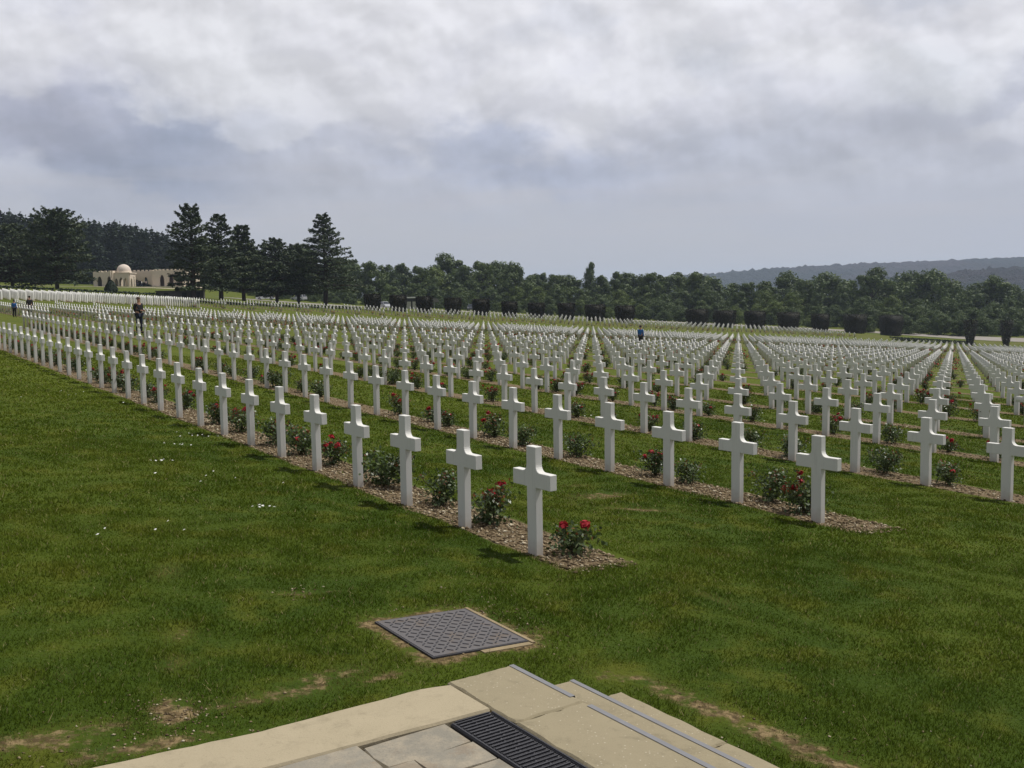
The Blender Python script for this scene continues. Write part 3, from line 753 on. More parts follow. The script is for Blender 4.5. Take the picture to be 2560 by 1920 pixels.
# ---------------------------------------------------------------- vegetation
MAT_BARK = plain('bark', (.055, .043, .033), .95, .1, .3, 3, .4)
MAT_CEDAR = leafmat('cedar_needles', (.020, .036, .017), (.064, .088, .040), (.10, .12, .055), .7, .25, .12)
MAT_SPRUCE = leafmat('spruce_needles', (.012, .023, .014), (.036, .056, .032), None, .75, .12, .1)
MAT_LEAF_D = leafmat('dark_leaf', (.036, .064, .020), (.100, .140, .044), (.13, .17, .055), .6, .2, .25)
MAT_LEAF_M = leafmat('mid_leaf', (.040, .070, .018), (.108, .150, .040), (.11, .14, .045), .6, .2, .25)
MAT_LEAF_L = leafmat('bright_leaf', (.058, .096, .018), (.145, .190, .042), (.14, .17, .05), .6, .2, .3)
MAT_YEW = leafmat('clipped_leaf', (.012, .013, .010), (.028, .027, .018), (.05, .034, .022), .75, .8, .05)
MAT_SHRUB = leafmat('shrub_leaf', (.008, .018, .012), (.022, .038, .022), None, .75, .8, .1)
def cedar(seed, Hh, R, mat=None, sharp=1.3, bare=.12, n=80, dens=85, top_open=.5):
    """trunk mesh + crown mesh of a cedar: flat, layered, gappy limbs"""
    rs = np.random.RandomState(seed); tr = MB()
    tr.tube([(0, 0, -.5), (rs.normal(0, .1), rs.normal(0, .1), Hh * .35), (rs.normal(0, .2), rs.normal(0, .2), Hh * .7), (0, 0, Hh * .97)], [Hh * .028, Hh * .022, Hh * .012, .03], 8)
    cs, ns, sz = [], [], []
    for k in range(n):
        h = bare + (1 - bare) * ((k + rs.uniform(0, 1)) / n) ** .95
        Lh = R * (1 - h ** sharp) * rs.uniform(.66, 1.15) + .35 + (.5 if h > .9 else 0)
        a = k * 2.4 + rs.normal(0, .35); up = .10 + (.55 + .35 * h) * h * top_open + rs.normal(0, .06)
        z0 = h * Hh * .97; P = []
        for t in np.linspace(0, 1, 5):
            P.append(np.array([math.cos(a) * Lh * t, math.sin(a) * Lh * t, z0 + Lh * (up * t - .16 * t * t)]))
        tr.tube(P, [max(.03, Lh * .022) * (1 - .75 * t) for t in np.linspace(0, 1, 5)], 4, False)
        m_ = int(dens * (.3 + Lh / R))
        t = rs.beta(1.9, 1.1, m_) * .95 + .07
        j = np.clip((t * 4).astype(int), 0, 3); Pm = np.array(P); c = Pm[j] * (1 - (t * 4 - j))[:, None] + Pm[np.clip(j + 1, 0, 4)] * (t * 4 - j)[:, None]
        lat_ = np.array([-math.sin(a), math.cos(a), 0]); wdt = Lh * .34 * np.sin(np.clip(t, 0, 1) * 2.6 + .3)
        off = rs.uniform(-1, 1, m_) * wdt
        c = c + lat_ * off[:, None]; c[:, 2] += rs.normal(0, .07 + Lh * .012, m_) - np.abs(off) * .13
        cs.append(c); ns.append(rs.normal(size=(m_, 3)) * .55 + [0, 0, 1]); sz.append(rs.uniform(.12, .26, m_))
    c, nn, s_ = np.concatenate(cs), np.concatenate(ns), np.concatenate(sz)
    # upper surfaces collect longer shoots
    v, f = quads(c, nn, s_ * 1.3, s_ * .62, rs)
    return tr.mesh('trunk', MAT_BARK), np_mesh('crown', v, f, mat or MAT_CEDAR)
def spruce(seed, Hh=18, R=3.0):
    rs = np.random.RandomState(seed); tr = MB(); tr.tube([(0, 0, -.5), (0, 0, Hh * .5), (0, 0, Hh * .98)], [.22, .15, .03], 6)
    cs, ns, sz = [], [], []
    h = .06
    while h < .985:
        Lh = R * (1 - h) ** .62 * rs.uniform(.8, 1.1) + .12
        for k in range(9):
            a = rs.uniform(0, 6.28); l = Lh * rs.uniform(.75, 1.15); m_ = max(4, int(l * 7))
            t = rs.uniform(.15, 1, m_); lat_ = rs.normal(0, .12 * l, m_)
            c = np.stack([np.cos(a) * l * t - np.sin(a) * lat_, np.sin(a) * l * t + np.cos(a) * lat_, h * Hh - l * .35 * t + rs.normal(0, .12, m_)], 1)
            cs.append(c); ns.append(rs.normal(size=(m_, 3)) * .7 + [math.cos(a) * .5, math.sin(a) * .5, .8]); sz.append(rs.uniform(.18, .36, m_))
        h += rs.uniform(.026, .036)
    cs.append(np.stack([rs.normal(0, .05, 12), rs.normal(0, .05, 12), Hh * rs.uniform(.94, 1.02, 12)], 1)); ns.append(rs.normal(size=(12, 3))); sz.append(np.full(12, .12))
    c, nn, s_ = np.concatenate(cs), np.concatenate(ns), np.concatenate(sz)
    v, f = quads(c, nn, s_ * 1.2, s_ * .7, rs)
    return tr.mesh('trunk', MAT_BARK), np_mesh('crown', v, f, MAT_SPRUCE)
def broad(seed, mat, Hh=12, R=4.8, n=7500, low=.06, lump=19, open_=.0, leaf=.20):
    """broadleaf: trunk, limbs reaching into lumps, leaves scattered over the lumps' shells"""
    rs = np.random.RandomState(seed); tr = MB()
    tr.tube([(0, 0, -.5), (rs.normal(0, .15), rs.normal(0, .15), Hh * .3), (rs.normal(0, .3), rs.normal(0, .3), Hh * .75)], [Hh * .022, Hh * .018, .05], 7)
    cs, ns = [], []
    for k in range(lump):
        fr = (k + .5) / lump; z = Hh * (low + .10 + (.76 - low) * fr); rr = R * math.sin(math.pi * min(1, .18 + .80 * fr)) ** .8
        a = k * 2.4 + rs.uniform(-.4, .4); q = rs.uniform(.1, .8) * rr
        ctr = np.array([math.cos(a) * q, math.sin(a) * q, z]); lr = rs.uniform(.30, .48) * R * (1.05 - .35 * fr)
        tr.tube([(0, 0, max(Hh * .12, z - q * 1.1)), tuple(ctr * .6 + np.array([0, 0, z * .36])), tuple(ctr)], [.10, .07, .03], 5, False)
        m_ = int(n / lump)
        # each lump is itself made of smaller sprays
        sub = rs.normal(size=(9, 3)); sub /= np.linalg.norm(sub, axis=1, keepdims=True); sub = sub * lr * .72 * [1, 1, .8]
        pick = rs.randint(0, 9, m_)
        d = rs.normal(size=(m_, 3)); d /= np.linalg.norm(d, axis=1, keepdims=True)
        c = ctr + sub[pick] + d * (lr * .46 * rs.uniform(.55, 1.12, (m_, 1)))
        keep = rs.rand(m_) > open_
        cs.append(c[keep]); ns.append((d + (sub[pick] / lr) + rs.normal(0, .5, (m_, 3)))[keep])
    c, nn = np.concatenate(cs), np.concatenate(ns)
    v, f = quads(c, nn, rs.uniform(leaf * .7, leaf * 1.4, len(c)), rs.uniform(leaf * .5, leaf, len(c)), rs)
    return tr.mesh('trunk', MAT_BARK), np_mesh('crown', v, f, mat)
def tree(name, meshes, loc, rz, sc_, label, cat, group=None):
    o = empty(name, loc, rz, label, cat, group); o.scale = sc_
    link('trunk', meshes[0], o); link('crown', meshes[1], o)
    return o
# cedars: (px of trunk, py of top, distance Y, half width px, seed, label)
CED = [(30, 560, 168, 150, 11, 'huge dark cedar at the far left edge of the photo', 1.5), (142, 530, 160, 92, 12, 'broad dark cedar left of the domed memorial, its top branches spread like wings', 4.0),
       (482, 514, 155, 66, 13, 'tallest cedar right of the memorial, with open fan-like crown', 3.2), (551, 535, 164, 58, 14, 'slightly shorter cedar just right of the tallest one beside the memorial', 2.2),
       (608, 563, 172, 60, 15, 'third cedar right of the memorial, pointed top', 1.6), (690, 597, 178, 82, 16, 'broad flat-topped cedar between the pointed ones, above the white saloon car', 2.2),
       (745, 610, 185, 66, 17, 'low rounded cedar pressed against the left side of the lone tall cedar', 1.8), (812, 533, 178, 82, 18, 'lone tall pointed cedar with tiered branches above the parking road', 1.5)]
for px, pt, Yd, hw, sd, lab, sh in CED:
    d = ray(px, 700); X = d[0] / d[1] * Yd; z = tz(X, Yd) - .3; top = at_y(px, pt, Yd)[2]; Hh = top - z; R = hw / F * Yd
    tm = cedar(sd, Hh, R * (1.02 if px < 500 else 1.3), None, sh, .10 if px < 500 else .17, (74 if sh > 2 else 112) if Hh > 13 else 96, 105, .95 if px in (482, 142) else .6)
    tree('cedar_tree', tm, (X, Yd, z), sd * 1.3, (1, 1, 1), lab, 'cedar tree', 'cedars along the back of the cemetery')
# conifer wood behind the memorial
SPR = [spruce(21), spruce(22, 18, 2.6), spruce(23, 18, 3.4)]
sky0 = [(-60, 520), (-20, 515), (15, 522), (50, 530), (85, 536), (115, 540), (190, 548), (222, 547), (245, 549), (268, 552), (292, 550), (316, 556), (338, 561), (358, 562), (380, 566), (402, 574), (425, 582), (440, 590), (520, 600), (560, 605), (600, 610), (640, 615)]
sky = [(px, float(np.interp(px, [a for a, b in sky0], [b for a, b in sky0])) + rnd.uniform(-2, 7)) for px in range(-70, 650, 13)]
for k, (px, pt) in enumerate(sky):
    Yd = 330 + 14 * (k % 3); X = ray(px, 700)[0] / ray(px, 700)[1] * Yd; z = tz(X, Yd) - .5; hh = at_y(px, pt + rnd.uniform(-3, 3), Yd)[2] - z
    tree('spruce_tree', SPR[k % 3], (X, Yd, z), rnd.uniform(0, 6), (hh / 18 * 1.55, hh / 18 * 1.55, hh / 18), f'dark spruce, {ordw(k + 1)} from the left along the skyline of the conifer wood behind the memorial', 'spruce tree', 'spruces of the wood behind the memorial')
for k in range(64):
    px = -90 + 740 * ((k * .618) % 1); Yd = 318 + (k % 5) * 11; X = ray(px, 700)[0] / ray(px, 700)[1] * Yd; z = tz(X, Yd) - .5
    top = np.interp(px, [a for a, b in sky], [b for a, b in sky]) + rnd.uniform(12, 38)
    hh = at_y(px, top, Yd)[2] - z
    tree('spruce_tree', SPR[(k + 1) % 3], (X, Yd, z), rnd.uniform(0, 6), (hh / 18 * 1.6, hh / 18 * 1.6, hh / 18), 'dark spruce inside the conifer wood behind the memorial, below its skyline', 'spruce tree', 'spruces inside the wood behind the memorial')
# broadleaf belt
BRD = [broad(31, MAT_LEAF_D), broad(32, MAT_LEAF_M, 12, 4.6), broad(33, MAT_LEAF_D, 12, 4.4, lump=22), broad(34, MAT_LEAF_L, 12, 5.0, lump=20), broad(35, MAT_LEAF_M, 12, 4.4, 6000, open_=.1, lump=16), broad(36, MAT_LEAF_D, 12, 5.6, 9000, lump=24)]
skyb = [(600, 632, 5), (655, 628, 0), (705, 622, 5), (770, 610, 0), (845, 640, 5), (880, 645, 0), (925, 648, 1), (965, 655, 2), (1005, 652, 2), (1050, 660, 1), (1088, 664, 3), (1124, 629, 0), (1160, 655, 2), (1205, 647, 1), (1245, 648, 5), (1290, 652, 0), (1322, 682, 4), (1352, 676, 2), (1392, 680, 1), (1430, 684, 0),
        (1475, 647, 4), (1505, 682, 2), (1550, 672, 2), (1585, 680, 0), (1622, 675, 1), (1660, 680, 2), (1700, 673, 4), (1738, 672, 2), (1772, 686, 5), (1830, 702, 4), (1870, 700, 1), (1915, 696, 4), (1962, 675, 0), (2010, 692, 1), (2068, 676, 5), (2120, 695, 1), (2180, 664, 0), (2215, 690, 2), (2270, 672, 5), (2330, 668, 5), (2380, 696, 1), (2430, 704, 0), (2490, 684, 0), (2530, 708, 5), (2600, 712, 5), (2680, 700, 0)]
SPEC = {11: 'tall rounded broadleaf tree standing above the wood behind the clipped hedge blocks', 20: 'slender feathery tree poking highest out of the middle of the wood', 36: 'big round broadleaf tree against the distant blue ridge', 39: 'broad double-crowned broadleaf tree against the distant blue ridge', 42: 'dark broadleaf tree rising above its neighbours near the right edge'}
for k, (px, pt, kd) in enumerate(skyb):
    Yd = 292 + 8 * (k % 3)
    X = ray(px, 700)[0] / ray(px, 700)[1] * Yd; z = tz(X, Yd) - .5; hh = at_y(px, pt, Yd)[2] - z
    wdt = hh / 12 * (1.2 if k != 20 else .6) * rnd.uniform(.9, 1.15)
    tree('broadleaf_tree', BRD[kd], (X, Yd, z), rnd.uniform(0, 6), (wdt, wdt, hh / 11.7), SPEC.get(k, f'broadleaf tree, {ordw(k + 1)} from the left along the skyline of the broadleaf wood'), 'broadleaf tree', 'broadleaf trees of the wood along the road')
k = 0
for tier, (Y0, tops, st) in enumerate([(284, (700, 722), 58), (270, (724, 746), 46), (259, (744, 766), 46)]):
    px = 610 + 17 * tier
    while px < 2640:
        kd = rnd.choices([0, 1, 2, 3, 4, 5], [2, 4, 1, 5, 1, 3])[0] if 860 < px < 2240 else rnd.choice([0, 5, 2]); base_shift = max(-4, (px - 850) / 1700 * 34)
        Yd = Y0 + rnd.uniform(-5, 5) - (22 if px > 2150 else 0)
        X = ray(px, 700)[0] / ray(px, 700)[1] * Yd; z = tz(X, Yd) - .5
        pt = rnd.uniform(*tops) + base_shift; hh = max(2.2, at_y(px, pt, Yd)[2] - z); wd = min(hh / 12 * 1.5, .9)
        tree('broadleaf_tree', BRD[kd], (X, Yd, z), rnd.uniform(0, 6), (wd, wd, hh / 11.7), f'low bushy tree, {ordw(k + 1)} of the {["back", "middle", "front"][tier]} rank at the foot of the broadleaf wood', 'broadleaf tree', 'low trees at the foot of the broadleaf wood')
        k += 1; px += st * rnd.uniform(.8, 1.25)
    k = 0
# clipped hedge blocks
HB = [(912, 951, 736, 771), (976, 1016, 739, 774), (1042, 1081, 742, 779), (1113, 1152, 746, 783), (1183, 1222, 749, 787), (1256, 1292, 755, 790), (1323, 1360, 758, 794), (1397, 1436, 759, 797), (1465, 1511, 762, 802), (1540, 1585, 765, 805), (1717, 1768, 774, 812), (1786, 1836, 777, 818), (1864, 1911, 778, 821), (1946, 1995, 782, 823), (2031, 2070, 785, 828), (2112, 2163, 787, 832), (2201, 2253, 788, 838)]
def hedge_mesh(seed, w, dpt, h, taper=.80):
    rs = np.random.RandomState(seed); n = 2600; u = rs.uniform(-1, 1, (n, 2)); face = rs.randint(0, 6, n)
    c = np.zeros((n, 3)); nn = np.zeros((n, 3))
    for k in range(n):
        a, b = u[k]; f_ = face[k]
        if f_ < 2: p = (a, -1 if f_ == 0 else 1, b); q = (0, p[1], .1)
        elif f_ < 4: p = (-1 if f_ == 2 else 1, a, b); q = (p[0], 0, .1)
        else: p = (a, b, 1); q = (0, 0, 1)
        c[k] = p; nn[k] = q
    zz = (c[:, 2] + 1) / 2
    tp = taper + (1 - taper) * np.minimum(1, zz / .6)
    v = np.stack([c[:, 0] * w / 2 * tp, c[:, 1] * dpt / 2 * tp, zz * h], 1) + rs.normal(0, .035, (n, 3))
    vv, ff = quads(v, nn + rs.normal(0, .45, (n, 3)), rs.uniform(.07, .13, n), rs.uniform(.05, .09, n), rs)
    core = MB(); a = .46
    core.add([(x * w * a * taper, y * dpt * a * taper, 0) for x, y in [(-1, -1), (1, -1), (1, 1), (-1, 1)]] + [(x * w * a, y * dpt * a, h * .6) for x, y in [(-1, -1), (1, -1), (1, 1), (-1, 1)]] + [(x * w * a, y * dpt * a, h * .96) for x, y in [(-1, -1), (1, -1), (1, 1), (-1, 1)]],
             [(0, 1, 2, 3), (8, 9, 10, 11)] + [(b + k, b + (k + 1) % 4, b + 4 + (k + 1) % 4, b + 4 + k) for b in (0, 4) for k in range(4)])
    cm = len(core.v); V2 = np.concatenate([np.array(core.v), vv]); 
    return np_mesh('foliage', V2, np.concatenate([np.array(core.f), ff + cm]), MAT_YEW)
AVW = math.atan2(V[1], V[0])
for k, (x0, x1, y0, y1) in enumerate(HB):
    c = on_s((x0 + x1) / 2, y1, 116.5); dd = math.hypot(c[0], c[1]); z = tz(c[0], c[1])
    w = (x1 - x0) / F * c[1]; top = on_s((x0 + x1) / 2, y0, 116.5)[2]
    z = min(z, c[2]) - .05
    o = empty('clipped_hedge', (c[0], c[1], z), math.atan2(-c[0], c[1]) * .4 + .25, f'dark block-clipped shrub, {ordw(k + 1)} from the left in the line behind the far crosses', 'hedge', 'block-clipped shrubs behind the far crosses')
    link('foliage', hedge_mesh(100 + k, w * .95, w * .75, top - z), o); m = MB(); m.tube([(0, 0, -.3), (0, 0, .5)], [.08, .07], 6); m.obj('trunk', MAT_BARK, o)
for k, (px, yt, yb, w_) in enumerate([(2425, 800, 858, 24), (2515, 800, 863, 22)]):
    c = on_s(px, yb, 96.5); z = tz(c[0], c[1]) - .1; hh = on_s(px, yt, 96.5)[2] - z; w = w_ / F * c[1]
    o = empty('clipped_shrub', (c[0], c[1], z), 0, ['dark pear-shaped clipped shrub behind the crosses, left one of the pair near the right edge', 'dark pear-shaped clipped shrub behind the crosses, right one of the pair near the right edge'][k], 'shrub', 'pear-shaped shrubs at the right')
    rs = np.random.RandomState(60 + k); n = 2200; zz = rs.uniform(0, 1, n); th = rs.uniform(0, 6.28, n); rr = w / 2 * (.35 + 1.15 * np.sin(np.clip(zz * 1.5 + .15, 0, 1.6)) ** 1.2) * rs.uniform(.7, 1.03, n)
    cc = np.stack([rr * np.cos(th), rr * np.sin(th), zz * hh], 1); v, f = quads(cc, np.stack([np.cos(th), np.sin(th), rs.normal(.2, .5, n)], 1), .12, .09, rs)
    link('foliage', np_mesh('foliage', v, f, MAT_YEW), o); m = MB(); m.tube([(0, 0, -.3), (0, 0, hh * .5)], [.09, .07], 6); m.obj('trunk', MAT_BARK, o)
# low dark hedge strip behind the headstones (left), and bank hedge (right)
def strip_hedge(name, pts, w, h, label, seed, mat=MAT_SHRUB):
    rs = np.random.RandomState(seed); P_ = np.array(pts); seg = np.linalg.norm(np.diff(P_, axis=0), axis=1); Lt = seg.sum(); n = int(Lt * 55)
    t = rs.uniform(0, Lt, n); cum = np.append(0, np.cumsum(seg)); x = np.interp(t, cum, P_[:, 0]); y = np.interp(t, cum, P_[:, 1])
    d = P_[-1] - P_[0]; d = d / np.linalg.norm(d); nr = np.array([-d[1], d[0]])
    o_ = rs.uniform(-1, 1, n); x = x + nr[0] * o_ * w / 2; y = y + nr[1] * o_ * w / 2
    hz = np.where(rs.rand(n) < .5, h * rs.uniform(.9, 1.05, n), h * rs.uniform(0, 1, n))
    z = terr(x, y) + hz; v, f = quads(np.stack([x, y, z], 1), rs.normal(size=(n, 3)) + [0, 0, 1], .17, .12, rs)
    return prop(link(name, np_mesh(name, v, f, mat)), label, 'hedge')
def spts(pxs, s): return [on_s(a, b, s)[:2] for a, b in pxs]
strip_hedge('low_hedge', spts([(-60, 722), (120, 727), (300, 735), (400, 741)], 116), 1.6, 1.0, 'long low dark hedge behind the arched headstones on the left', 71)
strip_hedge('low_hedge', spts([(400, 745), (560, 752), (700, 760), (900, 772)], 117), .7, .32, 'very low dark hedge line in front of the parking road, under the cedars', 72)
strip_hedge('low_hedge', spts([(2235, 846), (2330, 852), (2430, 860)], 99), 2.2, .55, 'low dark hedge bank beside the pale road at the right', 73)
# dark pointed bush before the memorial
c = at_y(278, 735, 163); z = tz(c[0], c[1]) - .1; hh = at_y(278, 700, 163)[2] - z
o = empty('conical_shrub', (c[0], c[1], z), 0, 'dark green teardrop-shaped shrub in front of the domed memorial', 'shrub')
rs = np.random.RandomState(5); n = 2400; zz = rs.uniform(0, 1, n) ** 1.3; th = rs.uniform(0, 6.28, n); rr = 1.05 * (1 - zz) ** .6 * (.75 + .5 * np.minimum(zz * 4, 1)) * rs.uniform(.75, 1.03, n)
v, f = quads(np.stack([rr * np.cos(th), rr * np.sin(th), zz * hh], 1), np.stack([np.cos(th), np.sin(th), rs.normal(.4, .5, n)], 1), .14, .10, rs)
link('foliage', np_mesh('foliage', v, f, MAT_SHRUB), o); m = MB(); m.tube([(0, 0, -.3), (0, 0, hh * .6)], [.08, .05], 6); m.obj('trunk', MAT_BARK, o)

# ---------------------------------------------------------------- road
def ribbon(name, pts, w, mat, dz=.05, n=90):
    P_ = np.array(pts); seg = np.linalg.norm(np.diff(P_, axis=0), axis=1); cum = np.append(0, np.cumsum(seg)); t = np.linspace(0, cum[-1], n)
    x = np.interp(t, cum, P_[:, 0]); y = np.interp(t, cum, P_[:, 1]); dx, dy = np.gradient(x), np.gradient(y); l = np.hypot(dx, dy); nx_, ny_ = -dy / l, dx / l
    m = MB(); vs = []
    K = 6
    for k in range(n):
        for j in range(K + 1):
            o_ = (j / K - .5) * w; a, b = x[k] + nx_[k] * o_, y[k] + ny_[k] * o_; vs.append((a, b, tz(a, b) + dz))
    m.add(vs, [(k * (K + 1) + j, k * (K + 1) + j + 1, (k + 1) * (K + 1) + j + 1, (k + 1) * (K + 1) + j) for k in range(n - 1) for j in range(K)])
    return prop(m.obj(name, mat, smooth=True), kind='structure')
MAT_ROAD = plain('pale_worn_tarmac', (.26, .235, .21), .9, .2, .2, .4)
ribbon('road', [at_y(a, b, c)[:2] for a, b, c in ROAD3], 9.5, MAT_ROAD, .06, 160)
ribbon('footpath', [at_y(px, 716, Y)[:2] for px, Y in [(-150, 262), (60, 266), (220, 268), (460, 270)]], 3.5, plain('sandy_path', (.42, .36, .27), .9, .2, .2, .4))

# ---------------------------------------------------------------- memorial
def memorial():
    Yd = 280.0; sc1 = Yd / F; ox = at_y(338, 716, Yd); k = 320 / 2212 * sc1        # metres per zoom pixel
    zb = tz(ox[0], ox[1]) ; 
    zb = max(zb, ox[2] - .4)
    root = empty('memorial', (ox[0], Yd, zb), 0, 'pale stone memorial with dome, pointed arches and battlemented walls on the grass rise', 'building')
    st = plain('pale_ashlar', (.62, .53, .43), .85, .2, .10, .6, .2)
    def X(zx): return (zx - 815) * k
    def outline(x0, x1, hgt, arches, cren=.55, step=1.1):
        """front outline of a wall with door-like pointed arches and battlements"""
        p = [(x0, -.6)]
        for (c, w, ah) in arches:
            a = [(c - w / 2, -.6), (c - w / 2, ah * .55)]
            for j in range(1, 5): t = j / 5; a.append((c - w / 2 * (1 - t ** 1.6), ah * (.55 + .45 * math.sin(t * math.pi / 2))))
            a.append((c, ah)); b = [(2 * c - x, y) for x, y in reversed(a[:-1])]; p += a + b
        p += [(x1, -.6), (x1, hgt)]
        if cren:
            n = max(2, int((x1 - x0) / step)); d = (x1 - x0) / n
            for j in range(n):
                xr = x1 - j * d
                p += [(xr - d * .5, hgt), (xr - d * .5, hgt - .35), (xr - d + .001 if j < n - 1 else x0 + .02, hgt - .35)]
                if j < n - 1: p.append((xr - d, hgt))
            p.append((x0, hgt - .35))
        else: p.append((x0, hgt))
        return p
    def wall(name, x0, x1, y, th, hgt, arches, cren=.55):
        m = MB(); m.prism(outline(x0, x1, hgt, arches, cren), y, y + th, 'y'); return m.obj(name, st, root)
    kk = 1.0
    Hm = 285 * k
    wall('wing_wall', X(100), X(400), 0, .5, Hm - .05, [(X(208), 78 * k, 185 * k), (X(372), 72 * k, 185 * k)])
    wall('wing_wall', X(1115), X(1660), 0, .5, Hm + .12, [(X(1280), 76 * k, 195 * k), (X(1438), 76 * k, 195 * k), (X(1590), 76 * k, 195 * k)])
    wall('back_wall', X(400), X(1115), 9.0, .4, Hm + .3, [(X(800), 70 * k, 180 * k), (X(960), 62 * k, 165 * k), (X(1030), 62 * k, 165 * k), (X(560), 62 * k, 165 * k)])
    for xx, y0, y1 in [(X(400), .5, 9.0), (X(1115), .5, 9.0), (X(100), .5, 14), (X(1660), .5, 14)]:
        m = MB(); s_ = -.4 if xx > 0 else 0; m.box(xx + s_ , xx + s_ + .4, y0 + .003, y1 - .003, -.6, Hm - .06); m.obj('side_wall', st, root)
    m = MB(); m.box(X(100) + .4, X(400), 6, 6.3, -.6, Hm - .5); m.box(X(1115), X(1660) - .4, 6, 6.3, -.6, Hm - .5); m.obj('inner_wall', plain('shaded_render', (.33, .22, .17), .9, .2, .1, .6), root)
    for xa, xb in ((X(100) + .41, X(400) - .01), (X(1115) + .01, X(1660) - .41)):
        m = MB(); m.box(xa, xb, .503, 6.5, Hm - .75, Hm - .6); m.obj('added_shade_roof', st, root)  # unseen roof, added to darken the space behind the wing arches
    # domed pavilion standing forward of the back wall
    cx = X(548); R = 118 * k; hw = 140 * k; yc = 3.6
    m = MB()
    for (fx, fy, rot) in [(0, -1, 0), (0, 1, 0)]:
        m.prism(outline(cx - hw, cx + hw, Hm - .85, [(cx - hw * .58, hw * .42, 150 * k), (cx, hw * .46, 165 * k), (cx + hw * .58, hw * .42, 150 * k)], 0), yc + fy * hw - .17, yc + fy * hw + .17, 'y')
    for fx in (-1, 1):
        q = outline(yc - hw + .18, yc + hw - .18, Hm - .85, [(yc - hw * .45, hw * .5, 150 * k), (yc + hw * .45, hw * .5, 150 * k)], 0)
        m.prism(q, cx + fx * hw - .17, cx + fx * hw + .17, 'x')
    m.obj('pavilion_wall', st, root)
    m = MB(); m.box(cx - hw - .35, cx + hw + .35, yc - hw - .35, yc + hw + .35, Hm - .849, Hm - .60); m.obj('cornice', st, root)
    m = MB(); n = 28; m.tube([(cx, yc, Hm - .60), (cx, yc, Hm - .12)], [R * 1.10, R * 1.04], n); m.obj('drum', st, root)
    m = MB(); prof = [(R * math.cos(t), R * math.sin(t) * 1.0) for t in np.linspace(0, math.pi / 2 * .985, 12)]
    vs = [(cx + a * math.cos(2 * math.pi * j / n), yc + a * math.sin(2 * math.pi * j / n), Hm - .12 + b) for a, b in prof for j in range(n)]
    m.add(vs, [(i * n + j, i * n + (j + 1) % n, (i + 1) * n + (j + 1) % n, (i + 1) * n + j) for i in range(len(prof) - 1) for j in range(n)] + [tuple((len(prof) - 1) * n + j for j in range(n))])
    m.obj('dome', plain('dome_stone', (.60, .51, .44), .8, .2, .06, .6), root, smooth=True)
    m = MB()
    for j in range(3):
        xx = X(790) + j * 2.1; m.tube([(xx, 1.2, -.5), (xx, 1.2, Hm - 1.3)], [.16, .14], 10)
    m.box(X(735), X(1112), .9, 1.5, Hm - 1.3, Hm - 1.0) if False else None
    m = MB(); m.tube([(X(788), .6, -.5), (X(788), .6, Hm - 1.9)], [.13, .12], 10); m.ball((X(788), .6, Hm - 1.85), .2); m.obj('column', st, root)
    m = MB(); m.box(X(60), X(1700), -2.2, 14, -1.2, -.03); m.obj('plinth', st, root)
    return root, ox, zb, X
MEM, MO, MZ, MX = memorial()

# low grey stone wall right of the memorial lawn
def lowwall():
    Yd = 158; a = at_y(392, 746, Yd); b = at_y(511, 749, Yd); z = min(tz(a[0], Yd), tz(b[0], Yd)) - .3
    top = at_y(450, 726, Yd)[2]
    o = empty('stone_shelter', ((a[0] + b[0]) / 2, Yd, z), 0, 'low dark grey stone wall block with recesses below the tallest cedar', 'wall')
    w = b[0] - a[0]; h = top - z; st = plain('dark_stone', (.085, .078, .072), .9, .2, .25, 1.2, .3)
    m = MB(); m.box(-w / 2, w / 2, -.4, .4, 0, h - .12); m.obj('wall_body', st, o)
    m = MB(); m.box(-w / 2 - .1, w / 2 + .1, -.5, .5, h - .118, h); m.obj('coping', plain('coping_stone', (.11, .10, .09), .9), o)
    for q in (-w * .28, w * .1, w * .38):
        m = MB(); m.box(q - .35, q + .35, -.425, -.403, .25, h - .35); m.obj('recess_shade', plain('recess_dark', (.03, .03, .03), .9), o)  # dark sheets on the wall face stand in for the shade of its openings
lowwall()

